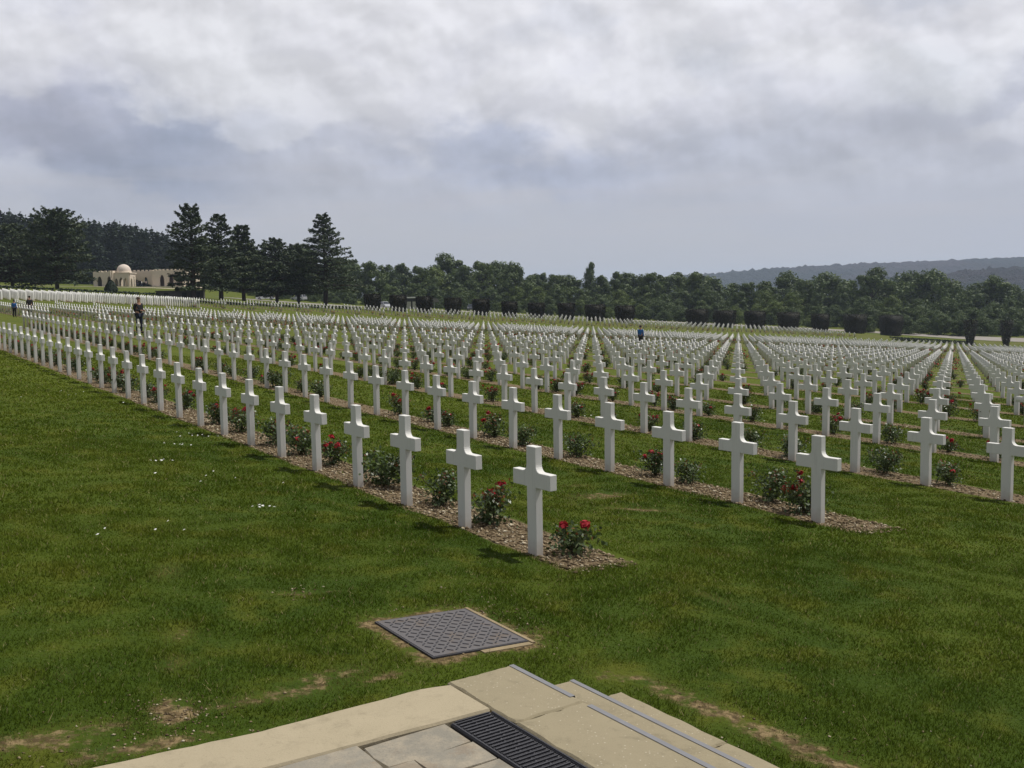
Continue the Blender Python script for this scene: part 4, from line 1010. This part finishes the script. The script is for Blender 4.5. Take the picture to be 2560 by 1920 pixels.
# ---------------------------------------------------------------- cars
GLASS = NT('car_glass'); GLASS.col((.02, .025, .03), .08, .6); GLASS = GLASS.m
TYRE = plain('tyre_rubber', (.02, .02, .02), .85); RIM = plain('wheel_rim', (.35, .35, .36), .35, .5, .05, 3, 0, .8)
def car(loc, rz, paint, label, style='saloon'):
    root = empty('parked_car', loc, rz, label, 'car', 'cars on the road behind the cemetery')
    Lc, Wc = 4.4, 1.72
    if style == 'saloon': body = [(-2.2, .35), (-2.2, .72), (-1.95, .86), (-1.25, .90), (1.05, .86), (1.85, .76), (2.18, .60), (2.2, .35)]; cab = [(-1.75, .88), (-1.05, 1.36), (.25, 1.42), (1.15, .87)]
    elif style == 'estate': body = [(-2.2, .35), (-2.2, .85), (-1.95, .93), (1.05, .93), (1.9, .80), (2.18, .62), (2.2, .35)]; cab = [(-2.1, .90), (-1.85, 1.46), (.25, 1.50), (1.2, .91)]
    else: body = [(-1.9, .35), (-1.95, .95), (-1.7, 1.02), (.75, 1.0), (1.6, .86), (1.92, .66), (1.95, .35)]; cab = [(-1.85, .98), (-1.6, 1.58), (.1, 1.62), (1.05, .98)]
    def loft(poly, wb, wt, z0, z1):
        m = MB(); n = len(poly); vs = []
        for sgn in (-1, 1):
            for x, z in poly:
                w = wb + (wt - wb) * max(0, min(1, (z - z0) / (z1 - z0))); vs.append((x, sgn * w / 2, z))
        m.add(vs, [tuple(range(n)), tuple(range(2 * n - 1, n - 1, -1))] + [(k, (k + 1) % n, n + (k + 1) % n, n + k) for k in range(n)]); return m
    # body with wheel arches
    xf, xr = body[-1][0] - .82, body[0][0] + .80
    under = []
    for c in (xf, xr):
        for t in np.linspace(0, math.pi, 8): under.append((c + .36 * math.cos(t), .30 + .36 * math.sin(t)))
    poly = [(x, z if z > .36 else .28) for x, z in body] + under
    loft(poly, Wc, Wc - .12, .3, 1.0).obj('body', paint, root)
    loft(cab, Wc - .10, Wc - .50, .88, 1.5).obj('cabin', paint, root)
    win = [(x * .90 + (.02), .95 + (z - .9) * .80 if z > 1.1 else .93) for x, z in cab]
    loft(win, Wc - .085, Wc - .415, .88, 1.5).obj('side_window', GLASS, root)
    c0, c1, c2, c3 = cab
    for (a, b, nm) in [(c3, c2, 'windscreen'), (c0, c1, 'rear_window')]:
        m = MB(); o_ = .02 if nm == 'windscreen' else -.02; vs = []
        for t, wd in ((.12, Wc - .25), (.88, Wc - .55)):
            x, z = a[0] + (b[0] - a[0]) * t + o_, a[1] + (b[1] - a[1]) * t + .01; vs += [(x, -wd / 2, z), (x, wd / 2, z)]
        m.add(vs, [(0, 1, 3, 2)]); m.obj(nm, GLASS, root)
    for c in (xf, xr):
        for sgn in (-1, 1):
            w = empty('wheel', (c, sgn * (Wc / 2 - .10), .31)); w.parent = root
            for nm, r0, t0, mt in (('tyre', .31, .10, TYRE), ('rim', .19, .105, RIM)):
                m = MB(); m.tube([(0, -t0, 0), (0, t0, 0)], [r0, r0], 16); m.obj(nm, mt, w)
    lamp = plain('lamp_glass', (.7, .7, .68), .2, .6); red = plain('tail_glass', (.25, .01, .01), .3, .6)
    for sgn in (-1, 1):
        m = MB(); m.ball((body[-2][0] - .03, sgn * .62, .64), .11, 8, 6, (.5, 1.3, .7)); m.obj('headlight', lamp, root)
        m = MB(); m.ball((body[1][0] + .03, sgn * .70, .78), .10, 8, 6, (.5, .8, 1.2)); m.obj('tail_light', red, root)
def paintm(name, c): 
    t = NT(name); t.col(c, .3, .5); t.b.inputs['Metallic'].default_value = .2; t.b.inputs['Coat Weight'].default_value = .5; return t.m
WHITEP, SILV, DARKP = paintm('white_car_paint', (.72, .74, .74)), paintm('silver_car_paint', (.50, .51, .54)), paintm('dark_car_paint', (.05, .055, .065))
def carat(px, py, Yd, rz, paint, label, style):
    c = at_y(px, py, Yd); z = tz(c[0], Yd); car((c[0], Yd, z + .07), rz, paint, label, style)
carat(664, 754.5, 243, math.pi + .1, WHITEP, 'white saloon car parked on the road under the flat-topped cedar', 'saloon')
carat(747, 752.5, 262, math.pi - .55, SILV, 'silver estate car between two cedar trunks, part hidden in shade', 'estate')
carat(963, 772, 236, -math.pi / 2 + .55, SILV, 'small silver-white car in the gap between the two leftmost hedge blocks', 'compact')
carat(1177, 773, 250, -math.pi / 2, DARKP, 'dark car in the gap between the fourth and fifth hedge blocks', 'compact')
# bus shelter behind the hedge blocks
def shelter():
    Yd = 216; a = at_y(1016, 776, Yd); b = at_y(1064, 776, Yd); z = max(tz(a[0], Yd), a[2] - .2); top = at_y(1035, 742, Yd)[2]; w = b[0] - a[0]; h = top - z
    o = empty('bus_shelter', ((a[0] + b[0]) / 2, Yd, z), 0, 'small dark shelter with flat white roof and two pale panels behind the hedge blocks', 'shelter')
    m = MB(); m.box(-w / 2 - .2, w / 2 + .9, -.9, .9, h - .28, h); m.obj('roof', plain('white_roof', (.78, .78, .76), .6), o)
    m = MB(); m.box(-w / 2, w / 2 + .7, .6, .7, 0, h - .285); m.obj('back_wall', plain('shelter_dark', (.03, .032, .035), .5), o)
    for x0, x1 in ((-w / 2 + .05, -w * .24), (-w * .16, w * .33)):
        m = MB(); m.box(x0, x1, -.62, -.55, .15, h * .66); m.obj('panel', plain('pale_panel', (.42, .41, .36), .6), o)
    m = MB(); m.box(-w / 2, w / 2 + .7, -.60, -.54, h * .68, h - .285); m.obj('fascia', plain('shelter_fascia', (.03, .03, .035), .5), o)
    for x in (-w / 2 + .04, w / 2 + .65):
        m = MB(); m.tube([(x, -.75, 0), (x, -.75, h - .285)], [.05, .05], 8); m.obj('post', plain('post_metal', (.06, .06, .06), .5), o)
    c = at_y(1086, 776, 214); z = tz(c[0], 214); tp = at_y(1090, 746, 214)[2]; hh = tp - z
    o = empty('sign_post', (c[0], 214, z), 0, 'round-cornered grey sign board on a thin pole right of the shelter', 'sign')
    m = MB(); m.tube([(0, 0, 0), (0, 0, hh - .3)], [.05, .05], 8); m.obj('pole', plain('pole_grey', (.2, .2, .2), .5), o)
    m = MB(); m.prism([(-.55, hh - .75), (.9, hh - .85), (1.05, hh - .4), (.5, hh), (-.3, hh), (-.6, hh - .3)], -.07, -.02, 'y'); m.obj('board', plain('sign_grey', (.16, .15, .14), .6), o)
shelter()

# ---------------------------------------------------------------- people
def skin(name, verts, edges, radii, mat, parent=None, sub=2, extra=None, root=0):
    me = bpy.data.meshes.new(name); me.from_pydata(verts, edges, []); o = bpy.data.objects.new(name, me); C.objects.link(o)
    md = o.modifiers.new('skin', 'SKIN'); md.use_smooth_shade = True
    sv = me.skin_vertices[0].data if len(me.skin_vertices) else None
    if sv is None:
        bm = bmesh.new(); bm.from_mesh(me); bm.verts.layers.skin.verify(); bm.to_mesh(me); bm.free(); sv = me.skin_vertices[0].data
    for k, r in enumerate(radii): sv[k].radius = r if isinstance(r, tuple) else (r, r)
    sv[root].use_root = True
    s2 = o.modifiers.new('sub', 'SUBSURF'); s2.levels = s2.render_levels = sub
    dg = bpy.context.evaluated_depsgraph_get(); dg.update()
    nm = bpy.data.meshes.new_from_object(o.evaluated_get(dg)); nm.name = name
    C.objects.unlink(o); bpy.data.objects.remove(o)
    if extra:
        base = len(nm.vertices); bm = bmesh.new(); bm.from_mesh(nm); vs = [bm.verts.new(p) for p in extra.v]
        for f in extra.f:
            try: bm.faces.new([vs[j] for j in f]).smooth = True
            except ValueError: pass
        bm.to_mesh(nm); bm.free()
    nm.materials.clear(); nm.materials.append(mat)
    return link(name, nm, parent)
SKIN = plain('skin_tone', (.42, .24, .17), .6, .3, .06)
def person(loc, rz, h, jacket, trousers, hair, label, pose='stand', bag=None, shorts=False, cat='person'):
    """local frame: faces -Y"""
    root = empty('person', loc, rz, label, cat); k = h / 1.75
    def q(x, y, z): return (x * k, y * k, z * k)
    aL = {'stand': [(.20, .02, 1.12), (.23, -.02, .88)], 'hold': [(.21, .03, 1.14), (.10, -.24, 1.08)], 'walk': [(.21, .10, 1.13), (.22, .12, .88)]}[pose]
    aR = {'stand': [(-.20, .02, 1.12), (-.23, -.02, .88)], 'hold': [(-.21, .03, 1.14), (-.08, -.25, 1.10)], 'walk': [(-.21, -.06, 1.13), (-.21, -.16, .93)]}[pose]
    lL = {'walk': [(.09, -.10, .50), (.09, -.14, .08), (.09, -.27, .035)]}.get(pose, [(.10, -.01, .50), (.11, .03, .08), (.12, -.12, .035)])
    lR = {'walk': [(-.09, .06, .50), (-.09, .24, .12), (-.09, .14, .035)]}.get(pose, [(-.10, .02, .50), (-.12, .05, .08), (-.13, -.10, .035)])
    V_ = [(0, 0, .93), (0, .01, 1.15), (0, .01, 1.36), (0, 0, 1.47), (0, -.015, 1.56), (0, -.02, 1.66), (.17, .01, 1.40), aL[0], aL[1], (-.17, .01, 1.40), aR[0], aR[1], (.09, 0, .88), lL[0], lL[1], lL[2], (-.09, 0, .88), lR[0], lR[1], lR[2]]
    hL = np.array(aL[1]) + (np.array(aL[1]) - np.array(aL[0])) * .33; hR = np.array(aR[1]) + (np.array(aR[1]) - np.array(aR[0])) * .33
    V_ += [tuple(hL), tuple(hR)]
    E_ = [(0, 1), (1, 2), (2, 3), (3, 4), (4, 5), (2, 6), (6, 7), (7, 8), (2, 9), (9, 10), (10, 11), (0, 12), (12, 13), (13, 14), (14, 15), (0, 16), (16, 17), (17, 18), (18, 19), (8, 20), (11, 21)]
    R_ = [.13, (.135, .10), (.14, .10), .055, .07, .09, .055, .042, .030, .055, .042, .030, .085, .055, .042, .035, .085, .055, .042, .035, .032, .032]
    ex = MB()
    for hand, prev, sg in ((hL, np.array(aL[1]), 1), (hR, np.array(aR[1]), -1)):   # five fingers each
        d = hand - prev; d /= np.linalg.norm(d); sd = np.cross(d, [0, 1, 0]); sd = sd / (np.linalg.norm(sd) + 1e-9)
        b0 = hand + d * .015
        for j, ln in enumerate((.062, .075, .078, .068)):
            o_ = sd * (j - 1.5) * .017; p1 = b0 + o_; p2 = p1 + d * ln * .55 + np.array([0, -.006, 0]); p3 = p1 + d * ln + np.array([0, -.022, 0])
            ex.tube([tuple(np.array(p) * k) for p in (p1, p2, p3)], [.0085 * k, .008 * k, .006 * k], 6)
        p1 = hand - d * .02 + sd * .026; p2 = p1 + sd * .02 + d * .025 + np.array([0, -.015, 0]); p3 = p2 + d * .03 + np.array([0, -.012, 0])
        ex.tube([tuple(np.array(p) * k) for p in (p1, p2, p3)], [.010 * k, .0095 * k, .007 * k], 6)
    # nose, ears
    ex.ball(q(0, -.118, 1.635), .014 * k, 6, 5, (1, 1.2, 1.5))
    for sg in (-1, 1): ex.ball(q(sg * .086, -.015, 1.63), .022 * k, 6, 5, (.4, .8, 1.3))
    sc_ = lambda L_: [tuple(a * k for a in r) if isinstance(r, tuple) else r * k for r in L_]
    skin('body', [q(*p) for p in V_], E_, sc_(R_), SKIN, root, extra=ex)
    ic = [0, 1, 2, 6, 7, 8, 9, 10, 11]; mp = {a: j for j, a in enumerate(ic)}
    jv = [q(*V_[a]) for a in ic]; je = [(mp[a], mp[b]) for a, b in E_ if a in mp and b in mp]
    short = lambda a, b, t: q(*(np.array(V_[a]) * (1 - t) + np.array(V_[b]) * t))
    skin('jacket', jv, je, sc_([.155, (.155, .12), (.16, .125), .078, .060, .045, .078, .060, .045]), jacket, root)
    ic = [0, 12, 13, 14, 16, 17, 18]; mp = {a: j for j, a in enumerate(ic)}; tv = [q(*V_[a]) for a in ic]; te = [(mp[a], mp[b]) for a, b in E_ if a in mp and b in mp]
    if shorts: tv[3] = short(13, 14, .1); tv[6] = short(17, 18, .1)
    skin('trousers', tv, te, sc_([.145, .105, .075, .058, .105, .075, .058]), trousers, root)
    m = MB(); m.ball(q(0, .010, 1.685), .108 * k, 14, 9, (.92, 1.0, .80)); hm = m.obj('hair', hair, root, smooth=True)
    eye = plain('eye_dark', (.02, .015, .01), .4)
    m = MB()
    for sg in (-1, 1): m.ball(q(sg * .032, -.103, 1.655), .010 * k, 6, 5)
    m.obj('eyes', eye, root); m = MB(); m.ball(q(0, -.106, 1.590), .020 * k, 8, 5, (1.1, .4, .3)); m.obj('mouth', plain('lips', (.30, .10, .09), .5), root)
    shoe = plain('shoe_dark', (.03, .03, .03), .7)
    for a, b in ((14, 15), (18, 19)):
        p = (np.array(V_[a]) + np.array(V_[b])) / 2; m = MB(); m.ball(q(p[0], p[1] - .02, .045), .13 * k, 10, 6, (.42, 1.0, .40)); m.obj('shoe', shoe, root, smooth=True)
    if bag is not None:
        m = MB(); m.ball(q(0, .19, 1.22), .20 * k, 10, 8, (.85, .55, 1.15)); b = m.obj('backpack', bag, root, smooth=True)
    return root
BLK, NAVY, BLUE, DK = plain('black_cloth', (.014, .014, .016), .9), plain('navy_denim', (.020, .026, .045), .9), plain('bright_blue_cloth', (.02, .12, .36), .75), plain('dark_grey_cloth', (.03, .03, .033), .9)
HB_, HBAL = plain('dark_hair', (.02, .015, .012), .8), plain('cropped_hair', (.10, .065, .05), .7)
def groundpx(px, py):
    d = ray(px, py); t = -HC / (d[2] - PA * d[0] - PB * d[1]); return d * t + np.array([0, 0, HC])
def pp(px, py): g_ = groundpx(px, py); return (g_[0], g_[1], tz(g_[0], g_[1]))
person(pp(350, 833), math.radians(60), 1.80, BLK, NAVY, HBAL, 'man in black top and dark jeans with backpack, looking at something in his hands', 'hold', BLK)
person(pp(76, 793), math.radians(200), 1.46, DK, BLK, HB_, 'child in dark jacket walking away among the far-left crosses', 'walk')
person(pp(37, 793), math.radians(190), 1.14, BLUE, BLK, HB_, 'small child in blue top at the far left edge of the crosses', 'stand')
person(pp(1602, 869), math.radians(150), 1.62, BLUE, DK, HB_, 'person in bright blue jacket standing among crosses right of centre', 'stand')
sh_ = [(895, 'person in dark clothes, left one of the group before the memorial back wall', BLK), (965, 'person in white top and dark trousers, middle of the group at the memorial', plain('white_cloth', (.55, .53, .52), .9)), (1040, 'person in pale pink top, right one of the group at the memorial', plain('pink_cloth', (.50, .38, .36), .9))]
for zx, lb, mt in sh_: person((MO[0] + MX(zx), 280 - 1.6, MZ - .03), math.radians(rnd.uniform(0, 360)), 1.65, mt, NAVY, HB_, lb, 'stand')

# ---------------------------------------------------------------- hills
def hills():
    t = NT('wooded_hill'); P = t.pos()
    n = t.noise(.012, 6, .75, P); c = t.mix(t.step(n, .35, .65), (.010, .016, .018), (.026, .034, .032)); c = t.mix(t.step(t.noise(.0016, 4, .6, P), .5, .62), c, (.036, .028, .032))
    t.col(c, .95, .05); t.bump(t.noise(.03, 5, .8, P), 1.0, 14)
    rs = np.random.RandomState(4)
    def ridge(name, prof, Yd, depth, seed):
        rs = np.random.RandomState(seed)
        xs = np.array([at_y(px, py, Yd)[0] for px, py in prof]); zs = np.array([at_y(px, py, Yd)[2] for px, py in prof])
        nx_, ny_ = 700, 40; X = np.linspace(xs[0], xs[-1], nx_); R = np.linspace(-1, 1, ny_)
        Z = np.interp(X, xs, zs); VV = []
        for r in R:
            e = (1 - abs(r) ** 1.6); zz = -60 + (Z + 60) * e + rs.normal(0, 2.6, nx_) * (1 if abs(r) < .97 else 0)
            VV.append(np.stack([X, np.full(nx_, Yd + r * depth), zz], 1))
        v = np.concatenate(VV); ii = (np.arange(ny_ - 1)[:, None] * nx_ + np.arange(nx_ - 1)[None]).ravel()
        me = np_mesh(name, v, np.stack([ii, ii + 1, ii + nx_ + 1, ii + nx_], 1), t.m); prop(link(name, me), kind='structure')
    ridge('hill', [(900, 740), (1250, 715), (1500, 705), (1760, 690), (1830, 681), (1900, 674), (2050, 666), (2200, 660), (2350, 653), (2500, 647), (2700, 642), (3100, 640), (3600, 660)], 2600, 700, 1)
    ridge('hill', [(1900, 745), (2050, 716), (2200, 700), (2350, 688), (2480, 676), (2600, 668), (2900, 664), (3400, 690)], 1500, 350, 2)
hills()

# ---------------------------------------------------------------- haze, light, world, camera
hz = bpy.data.materials.new('air'); hz.use_nodes = True; nt = hz.node_tree
for n_ in list(nt.nodes):
    if n_.type == 'BSDF_PRINCIPLED': nt.nodes.remove(n_)
pv = nt.nodes.new('ShaderNodeVolumePrincipled'); pv.inputs['Color'].default_value = (.66, .77, 1.0, 1); pv.inputs['Density'].default_value = .00016; pv.inputs['Anisotropy'].default_value = 0.2
nt.links.new(pv.outputs[0], nt.nodes['Material Output'].inputs['Volume'])
m = MB(); m.box(-6500, 6500, -80, 6500, -500, 160); prop(m.obj('haze', hz), kind='stuff')

SUN_AZ = math.radians(21); SUN_EL = math.radians(62)
sd = Vector((math.cos(SUN_AZ) * math.cos(SUN_EL), math.sin(SUN_AZ) * math.cos(SUN_EL), math.sin(SUN_EL)))
sun = bpy.data.lights.new('sun', 'SUN'); sun.energy = 4.2; sun.angle = math.radians(2.0); sun.color = (1, .965, .90)
so = bpy.data.objects.new('sun', sun); C.objects.link(so); so.rotation_euler = sd.to_track_quat('Z', 'Y').to_euler(); so.location = (30, 10, 60)

w = bpy.data.worlds.new('World'); sc.world = w; w.use_nodes = True
class WT(NT):
    def __init__(s): s.t = w.node_tree
t = WT(); bg = t.t.nodes['Background']
tc = t.n('ShaderNodeTexCoord').outputs['Generated']
sp = t.n('ShaderNodeSeparateXYZ'); t.l(tc, sp.inputs[0]); X, Y, Z = sp.outputs
az = t.math('ARCTAN2', X, Y); el = t.math('ARCSINE', Z)
def vec(a, b, c=0.0):
    q = t.n('ShaderNodeCombineXYZ'); t.setv(q.inputs[0], a); t.setv(q.inputs[1], b); t.setv(q.inputs[2], c); return q.outputs[0]
D = 57.29578
eld = t.math('MULTIPLY', el, D); azd = t.math('MULTIPLY', az, D)
v1 = vec(t.math('MULTIPLY', azd, .055), t.math('MULTIPLY', eld, .16)); v2 = vec(t.math('MULTIPLY', azd, .13), t.math('MULTIPLY', eld, .24), 3.7)
big = t.noise(1.0, 3, .5, v1, .3); med = t.noise(1.0, 7, .58, v2, .15)
el2 = t.math('ADD', eld, t.math('ADD', t.math('MULTIPLY', t.math('SUBTRACT', big, .5), 9.0), t.math('MULTIPLY', t.math('SUBTRACT', med, .5), 5.0)))
# the bright deck reaches lower on the right of the view
el2 = t.math('ADD', el2, t.math('MULTIPLY', azd, .035))
col = t.ramp(t.math('DIVIDE', el2, 24.0, clamp=True), [(0, (.50, .505, .545)), (.12, (.51, .515, .56)), (.22, (.49, .505, .575)), (.33, (.52, .535, .615)), (.43, (.66, .665, .73)), (.56, (.76, .76, .81)), (.72, (.79, .785, .83)), (1, (.62, .64, .72))])
azw = t.math('ADD', azd, t.math('MULTIPLY', t.math('SUBTRACT', big, .5), 16.0)); elw = t.math('ADD', eld, t.math('MULTIPLY', t.math('SUBTRACT', med, .5), 9.0))
def blob(px, py, wx, wy, p=1.0):
    a0 = math.degrees(math.atan((px - 1280) / 2500)); e0 = (746 - .0174 * (px - 1280) - py) / 2500 * D
    dx = t.math('DIVIDE', t.math('SUBTRACT', azw, a0), wx / 2500 * D); dy = t.math('DIVIDE', t.math('SUBTRACT', elw, e0), wy / 2500 * D)
    return t.step(t.math('SQRT', t.math('ADD', t.math('MULTIPLY', dx, dx), t.math('MULTIPLY', dy, dy))), .15, 1.25, p, 0.0)
for b_, c_ in [(blob(320, 420, 420, 150, .85), (.315, .355, .47)), (blob(60, 360, 220, 160, .35), (.38, .38, .48)), (blob(1330, 425, 420, 75, .7), (.40, .44, .57)), (blob(2480, 300, 260, 70, .6), (.40, .42, .52)), (blob(1700, 180, 150, 60, .45), (.52, .55, .62)),
               (blob(560, 210, 240, 110, .55), (.70, .71, .74)), (blob(1150, 290, 420, 120, .6), (.72, .72, .77)), (blob(2230, 250, 260, 80, .6), (.72, .74, .78)), (blob(1250, 80, 700, 110, .5), (.78, .78, .82)), (blob(120, 60, 260, 90, .5), (.50, .52, .62)), (blob(2300, 20, 300, 50, .5), (.60, .63, .73)), (blob(400, 505, 260, 40, .5), (.46, .47, .53))]:
    col = t.mix(b_, col, c_)
# cumulus heads: relief from the slope of a fine noise, lit from the upper right
def fbm(ox, oy): return t.noise(1.0, 5, .47, vec(t.math('ADD', t.math('MULTIPLY', azd, .17), ox), t.math('ADD', t.math('MULTIPLY', eld, .21), oy), 9.1), .1)
n0, n1 = fbm(0.0, 0.0), fbm(.06, .11)
zone = t.math('MULTIPLY', t.step(eld, 3.5, 8.0), t.step(eld, 15, 19, 1, .3))
rel = t.math('MULTIPLY', t.math('SUBTRACT', n0, n1), t.math('MULTIPLY', zone, 1.5)); rel = t.math('MAXIMUM', t.math('MINIMUM', rel, .10), -.10)
body = t.math('MULTIPLY', t.math('SUBTRACT', n0, .5), t.math('MULTIPLY', zone, .30))
pf = t.noise(1.0, 6, .5, vec(t.math('MULTIPLY', azd, .115), t.math('MULTIPLY', eld, .19), 2.3), .1)
col = t.mix(t.math('MULTIPLY', t.math('MULTIPLY', t.step(pf, .49, .56), t.step(eld, 5.5, 9)), .40), col, (.80, .80, .83))
col = t.mix(t.math('MULTIPLY', t.math('MULTIPLY', t.step(pf, .36, .46, 1, 0), t.step(eld, 5, 9)), .30), col, (.50, .53, .62))
gain = t.math('ADD', t.math('ADD', 1.0, rel), body)
gs = t.n('ShaderNodeVectorMath', operation='SCALE'); t.l(col, gs.inputs[0]); t.l(gain, gs.inputs['Scale']); col = gs.outputs[0]
# thin streaks near the horizon
stv = vec(t.math('MULTIPLY', azd, .05), t.math('MULTIPLY', eld, .8), 5.0)
sk = t.noise(1.0, 4, .6, stv); col = t.mix(t.math('MULTIPLY', t.step(sk, .45, .68), t.step(eld, 6, 9, .35, 0)), col, (.545, .53, .565))
nish = t.n('ShaderNodeTexSky', sky_type='NISHITA'); nish.sun_disc = False; nish.sun_elevation = SUN_EL; nish.sun_rotation = math.pi / 2 - SUN_AZ
nv = t.n('ShaderNodeMix', data_type='RGBA', blend_type='MIX'); 
sca = t.n('ShaderNodeVectorMath', operation='SCALE'); t.l(nish.outputs[0], sca.inputs[0]); sca.inputs['Scale'].default_value = .10
col = t.mix(t.step(eld, 18, 70, .02, .18), col, sca.outputs[0])
dimz = t.step(eld, 17, 50, 1.0, .55); dimb = t.step(Y, -.2, .6, .72, 1.0)
col = t.mix(1.0, col, t.n('ShaderNodeCombineColor').outputs[0]) if False else col
ds = t.n('ShaderNodeVectorMath', operation='SCALE'); t.l(col, ds.inputs[0]); t.l(t.math('MULTIPLY', dimz, dimb), ds.inputs['Scale']); col = ds.outputs[0]
t.l(col, bg.inputs[0]); bg.inputs[1].default_value = 1.0

cam = bpy.data.cameras.new('camera'); co_ = bpy.data.objects.new('camera', cam); C.objects.link(co_)
cam.sensor_width = 36; cam.lens = 36 * F / W; cam.clip_end = 20000; cam.clip_start = .1
co_.location = (0, 0, HC)
co_.rotation_euler = (Matrix.Rotation(math.pi / 2 - PITCH, 3, 'X') @ Matrix.Rotation(-ROLL, 3, 'Z')).to_euler()
sc.camera = co_
sc.view_settings.view_transform = 'Standard'; sc.view_settings.look = 'None'; sc.view_settings.exposure = 0; sc.view_settings.gamma = 1
sc.cycles.volume_bounces = 1; sc.cycles.max_bounces = 6
